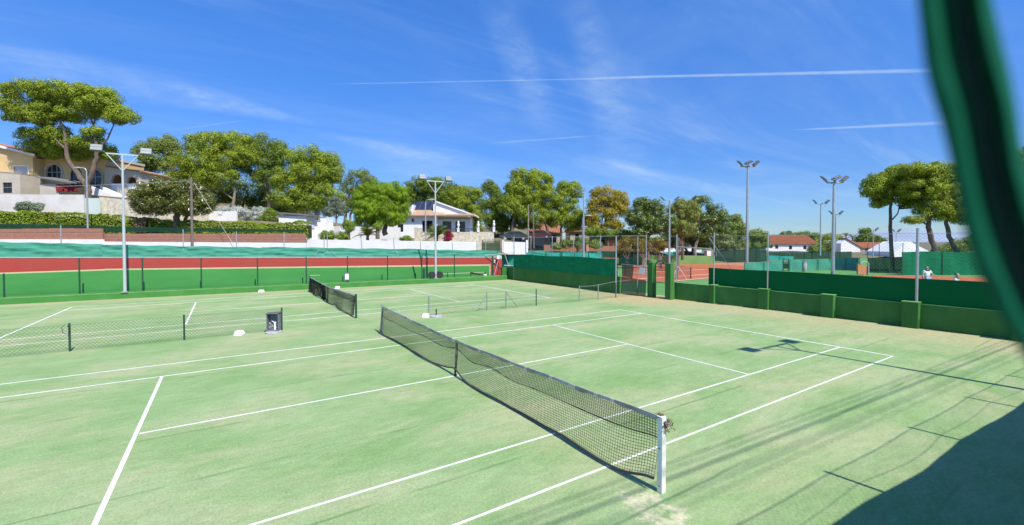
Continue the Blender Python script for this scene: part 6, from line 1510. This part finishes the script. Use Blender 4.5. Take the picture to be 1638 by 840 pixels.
# ------------------------------------------------------------------ people on the far clay court
def person(label, base, face, joints, dress):
    root = thing('person', label, 'person', base, face, 'players on the clay court')
    def skin(name, pts, edges, rads, m, root_i=0, par=root):
        me = bpy.data.meshes.new(name); me.from_pydata([Vector(p) for p in pts], edges, []); o = bpy.data.objects.new(name, me); COL.objects.link(o); o.parent = par
        md = o.modifiers.new('skin', 'SKIN'); md.use_smooth_shade = True
        for i, r in enumerate(rads):
            sv = me.skin_vertices[0].data[i]; sv.radius = (r, r) if not isinstance(r, tuple) else r; sv.use_root = (i == root_i)
        ss_ = o.modifiers.new('sub', 'SUBSURF'); ss_.levels = 1; ss_.render_levels = 2
        me.materials.append(m); return o
    J = joints
    pts = [J['pelvis'], J['waist'], J['chest'], J['neck'], J['chin'], J['head'], J['crown'], J['shL'], J['elL'], J['wrL'], J['haL'], J['shR'], J['elR'], J['wrR'], J['haR'], J['hipL'], J['knL'], J['anL'], J['toL'], J['hipR'], J['knR'], J['anR'], J['toR']]
    ed = [(0, 1), (1, 2), (2, 3), (3, 4), (4, 5), (5, 6), (2, 7), (7, 8), (8, 9), (9, 10), (2, 11), (11, 12), (12, 13), (13, 14), (0, 15), (15, 16), (16, 17), (17, 18), (0, 19), (19, 20), (20, 21), (21, 22)]
    ra = [(.14, .10), (.13, .095), (.15, .11), .06, .075, (.085, .1), .06, .065, .045, .033, (.04, .02), .065, .045, .033, (.04, .02), .09, .062, .042, .035, .09, .062, .042, .035]
    body = skin('body', pts, ed, ra, M['skin'])
    sh = skin('shirt', [J['pelvis']+Vector((0, 0, .06)), J['waist'], J['chest'], J['shL'], J['shL'].lerp(J['elL'], .75), J['shR'], J['shR'].lerp(J['elR'], .75)], [(0, 1), (1, 2), (2, 3), (3, 4), (2, 5), (5, 6)], [(.175, .13), (.165, .125), (.18, .14), .085, .075, .085, .075], M['shirt'])
    yk = skin('shirt_yoke', [J['chest']+Vector((0, -.0, .10)), J['shL']+Vector((0, 0, .022)), J['shR']+Vector((0, 0, .022))], [(0, 1), (0, 2)], [(.10, .14), .080, .080], M['shirt_yoke'])
    skin('shorts', [J['pelvis'], J['hipL'], J['hipL'].lerp(J['knL'], .75), J['hipR'], J['hipR'].lerp(J['knR'], .75)], [(0, 1), (1, 2), (0, 3), (3, 4)], [(.18, .14), .115, .10, .115, .10], M['shorts'])
    skin('hair', [J['crown']+Vector((0, .02, .0)), J['head']+Vector((0, .05, .04)), J['head']+Vector((0, .06, -.03))], [(0, 1), (1, 2)], [.085, .09, .06], M['hair'])
    for s_ in 'LR': skin('shoe', [J['an'+s_]+Vector((0, .03, -.03)), J['to'+s_]], [(0, 1)], [.055, .045], M['shoe'])
    g = MB()
    for sx in (-.033, .033): g.lathe([(.004, -.008), (.010, 0), (.004, .008)], (J['head'].x+sx, J['head'].y-.095, J['head'].z+.01), 6)
    g.build('eyes', M['hair'], root)
    g = MB(); h = J['head']; g.add([h+Vector((-.014, -.092, -.03)), h+Vector((.014, -.092, -.03)), h+Vector((0, -.125, -.035)), h+Vector((0, -.095, .02))], [(0, 1, 2), (0, 2, 3), (1, 3, 2)]); g.build('nose', M['skin'], root)
    return root
V = Vector
def pose(armL, armR, lean=0):
    J = dict(pelvis=V((0, 0, .95)), waist=V((0, lean*.3, 1.10)), chest=V((0, lean, 1.33)), neck=V((0, lean*1.2, 1.50)), chin=V((0, lean*1.3-.02, 1.57)), head=V((0, lean*1.4-.01, 1.65)), crown=V((0, lean*1.4, 1.72)),
             shL=V((-.19, lean, 1.42)), shR=V((.19, lean, 1.42)), hipL=V((-.10, 0, .90)), hipR=V((.10, 0, .90)), knL=V((-.14, -.03, .49)), knR=V((.14, -.03, .49)), anL=V((-.17, 0, .09)), anR=V((.17, 0, .09)), toL=V((-.19, -.16, .04)), toR=V((.19, -.16, .04)))
    J['elL'], J['wrL'], J['haL'] = armL; J['elR'], J['wrR'], J['haR'] = armR; return J
D1 = 30.0; b1 = at(1482, 466, D1); b1.z = -.02
D1 = (gnd(1482, 466, -.02)-CAM).dot(FWD); b1 = gnd(1482, 466, -.02)
pA = person('player in a white shirt with dark shoulders and pale blue shorts, one arm held out', b1, YAW, pose((V((-.27, .02, 1.16)), V((-.28, -.08, .93)), V((-.28, -.12, .84))), (V((.36, -.02, 1.20)), V((.55, -.10, 1.06)), V((.62, -.14, 1.01)))), 0)
b2 = gnd(1527, 487, -.02)
s_h = (446.5-487)/(423-466.0)
pB = person('second player in white, only head and shoulders above the green windscreen', b2+Vector((0, 0, 0)), YAW+.6, pose((V((-.26, .0, 1.16)), V((-.24, -.14, .96)), V((-.22, -.2, .9))), (V((.26, 0, 1.16)), V((.24, -.14, .96)), V((.22, -.2, .9))), -.05), 0)

# ================================================================== BESIDE THE CAMERA
g = MB(); g.box(-30, 26, -16, -4.72, -.05, 1.86); struct(g.build('viewing_terrace', M['concrete']))
f = thing('windscreen_fence', 'camera terrace fence with a sagging windscreen, only its shadow seen on the near court', 'windscreen', (4, -4.60, 0))
g = MB(); cols = []; ZT = 2.86; SL = -.040
posts_x = [-.40+3.12*k for k in range(0, 8)]
def ztop(x): return ZT-.012*x-.034*abs(math.sin(math.pi*(x+.40)/3.12))-.008*math.sin(x*2.3)-.006*math.sin(x*5.1)
xs = np.arange(-1.6, 22, .13)
for x in xs: cols.append([(x-4, SL*x+.03*math.sin(x*1.3+j), ztop(x)*j/6 if j else 0) for j in range(7)])
for i in range(len(cols)-1):
    for j in range(6): g.add([cols[i][j], cols[i+1][j], cols[i+1][j+1], cols[i][j+1]], [(0, 1, 2, 3)])
g.build('shade_net', M['screen_green'], f, smooth=True)
for x in posts_x: post_part(f, x-4, -.06+SL*x, 0, 3.80, .030, 'green_steel')
g = MB(); g.path([(-.4-4, -.06, 3.74)]+[(x-4, -.06+SL*x, 3.74-.05*abs(math.sin(math.pi*(x+.4)/3.12))) for x in np.arange(0, 22, .5)], .0075, 5); g.path([(x-4, -.06+SL*x, 3.25-.12*abs(math.sin(math.pi*(x+.4)/3.12))+.05*math.sin(x)) for x in np.arange(-.4, 22, .4)], .004, 5); g.build('top_wire', M['wire'], f)
g = MB(); chain(g, (-4.4, -.05), (18, -.05+SL*22), 2.2, 3.7, .075, .0020); g.build('wire_mesh', M['wire'], f)
# folded green net hanging right beside the lens
dl = thing('hanging_drape', 'out-of-focus folded strip of green netting hanging close in front of the camera', 'netting', at(1560, 300, .125))
oD = Vector(dl.location); g = MB(); rows = []
spine = ((1516, -140), (1525, 0), (1540, 90), (1563, 180), (1580, 270), (1600, 350), (1622, 420), (1652, 485), (1690, 540), (1740, 600), (1800, 650))
dense = []
for i in range(len(spine)-1):
    for k in range(4): t = k/4; dense.append((spine[i][0]+(spine[i+1][0]-spine[i][0])*t, spine[i][1]+(spine[i+1][1]-spine[i][1])*t))
dense.append(spine[-1])
sec = ((-62, .004), (-60, -.004), (-50, -.008), (-36, -.009), (-22, -.004), (-8, .004), (0, .018), (8, .026), (16, .016), (22, .003), (32, -.006), (46, -.010), (58, -.007), (66, .002), (64, .008))
for i, (x, y) in enumerate(dense):
    a = Vector(dense[max(i-1, 0)]); b = Vector(dense[min(i+1, len(dense)-1)]); d = (b-a).normalized(); n2 = Vector((d.y, -d.x))
    row = []
    for s_, dz in sec:
        wob = 1+.05*math.sin(i*.5+s_*.05); wob *= .97
        q = Vector((x, y))+n2*(s_*wob); row.append(at(q.x, q.y, .125+dz)-oD)
    rows.append(row)
for i in range(len(rows)-1):
    for j in range(len(sec)-1): g.add([rows[i][j], rows[i+1][j], rows[i+1][j+1], rows[i][j+1]], [(0, 1, 2, 3)])
g.build('folded_net', M['flap'], dl, smooth=True)
g = MB(); n_ = len(rows)                  # dark strip added to paint the shade inside the fold
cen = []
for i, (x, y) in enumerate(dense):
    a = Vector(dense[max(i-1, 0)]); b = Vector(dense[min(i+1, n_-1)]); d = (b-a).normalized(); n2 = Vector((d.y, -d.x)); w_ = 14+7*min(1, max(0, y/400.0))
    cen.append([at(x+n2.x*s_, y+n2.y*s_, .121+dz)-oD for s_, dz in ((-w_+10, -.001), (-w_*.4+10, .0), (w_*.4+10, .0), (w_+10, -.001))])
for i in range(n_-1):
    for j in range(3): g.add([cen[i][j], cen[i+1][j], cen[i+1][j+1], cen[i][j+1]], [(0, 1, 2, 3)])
g.build('fold_shade', M['fold_shade'], dl, smooth=True)
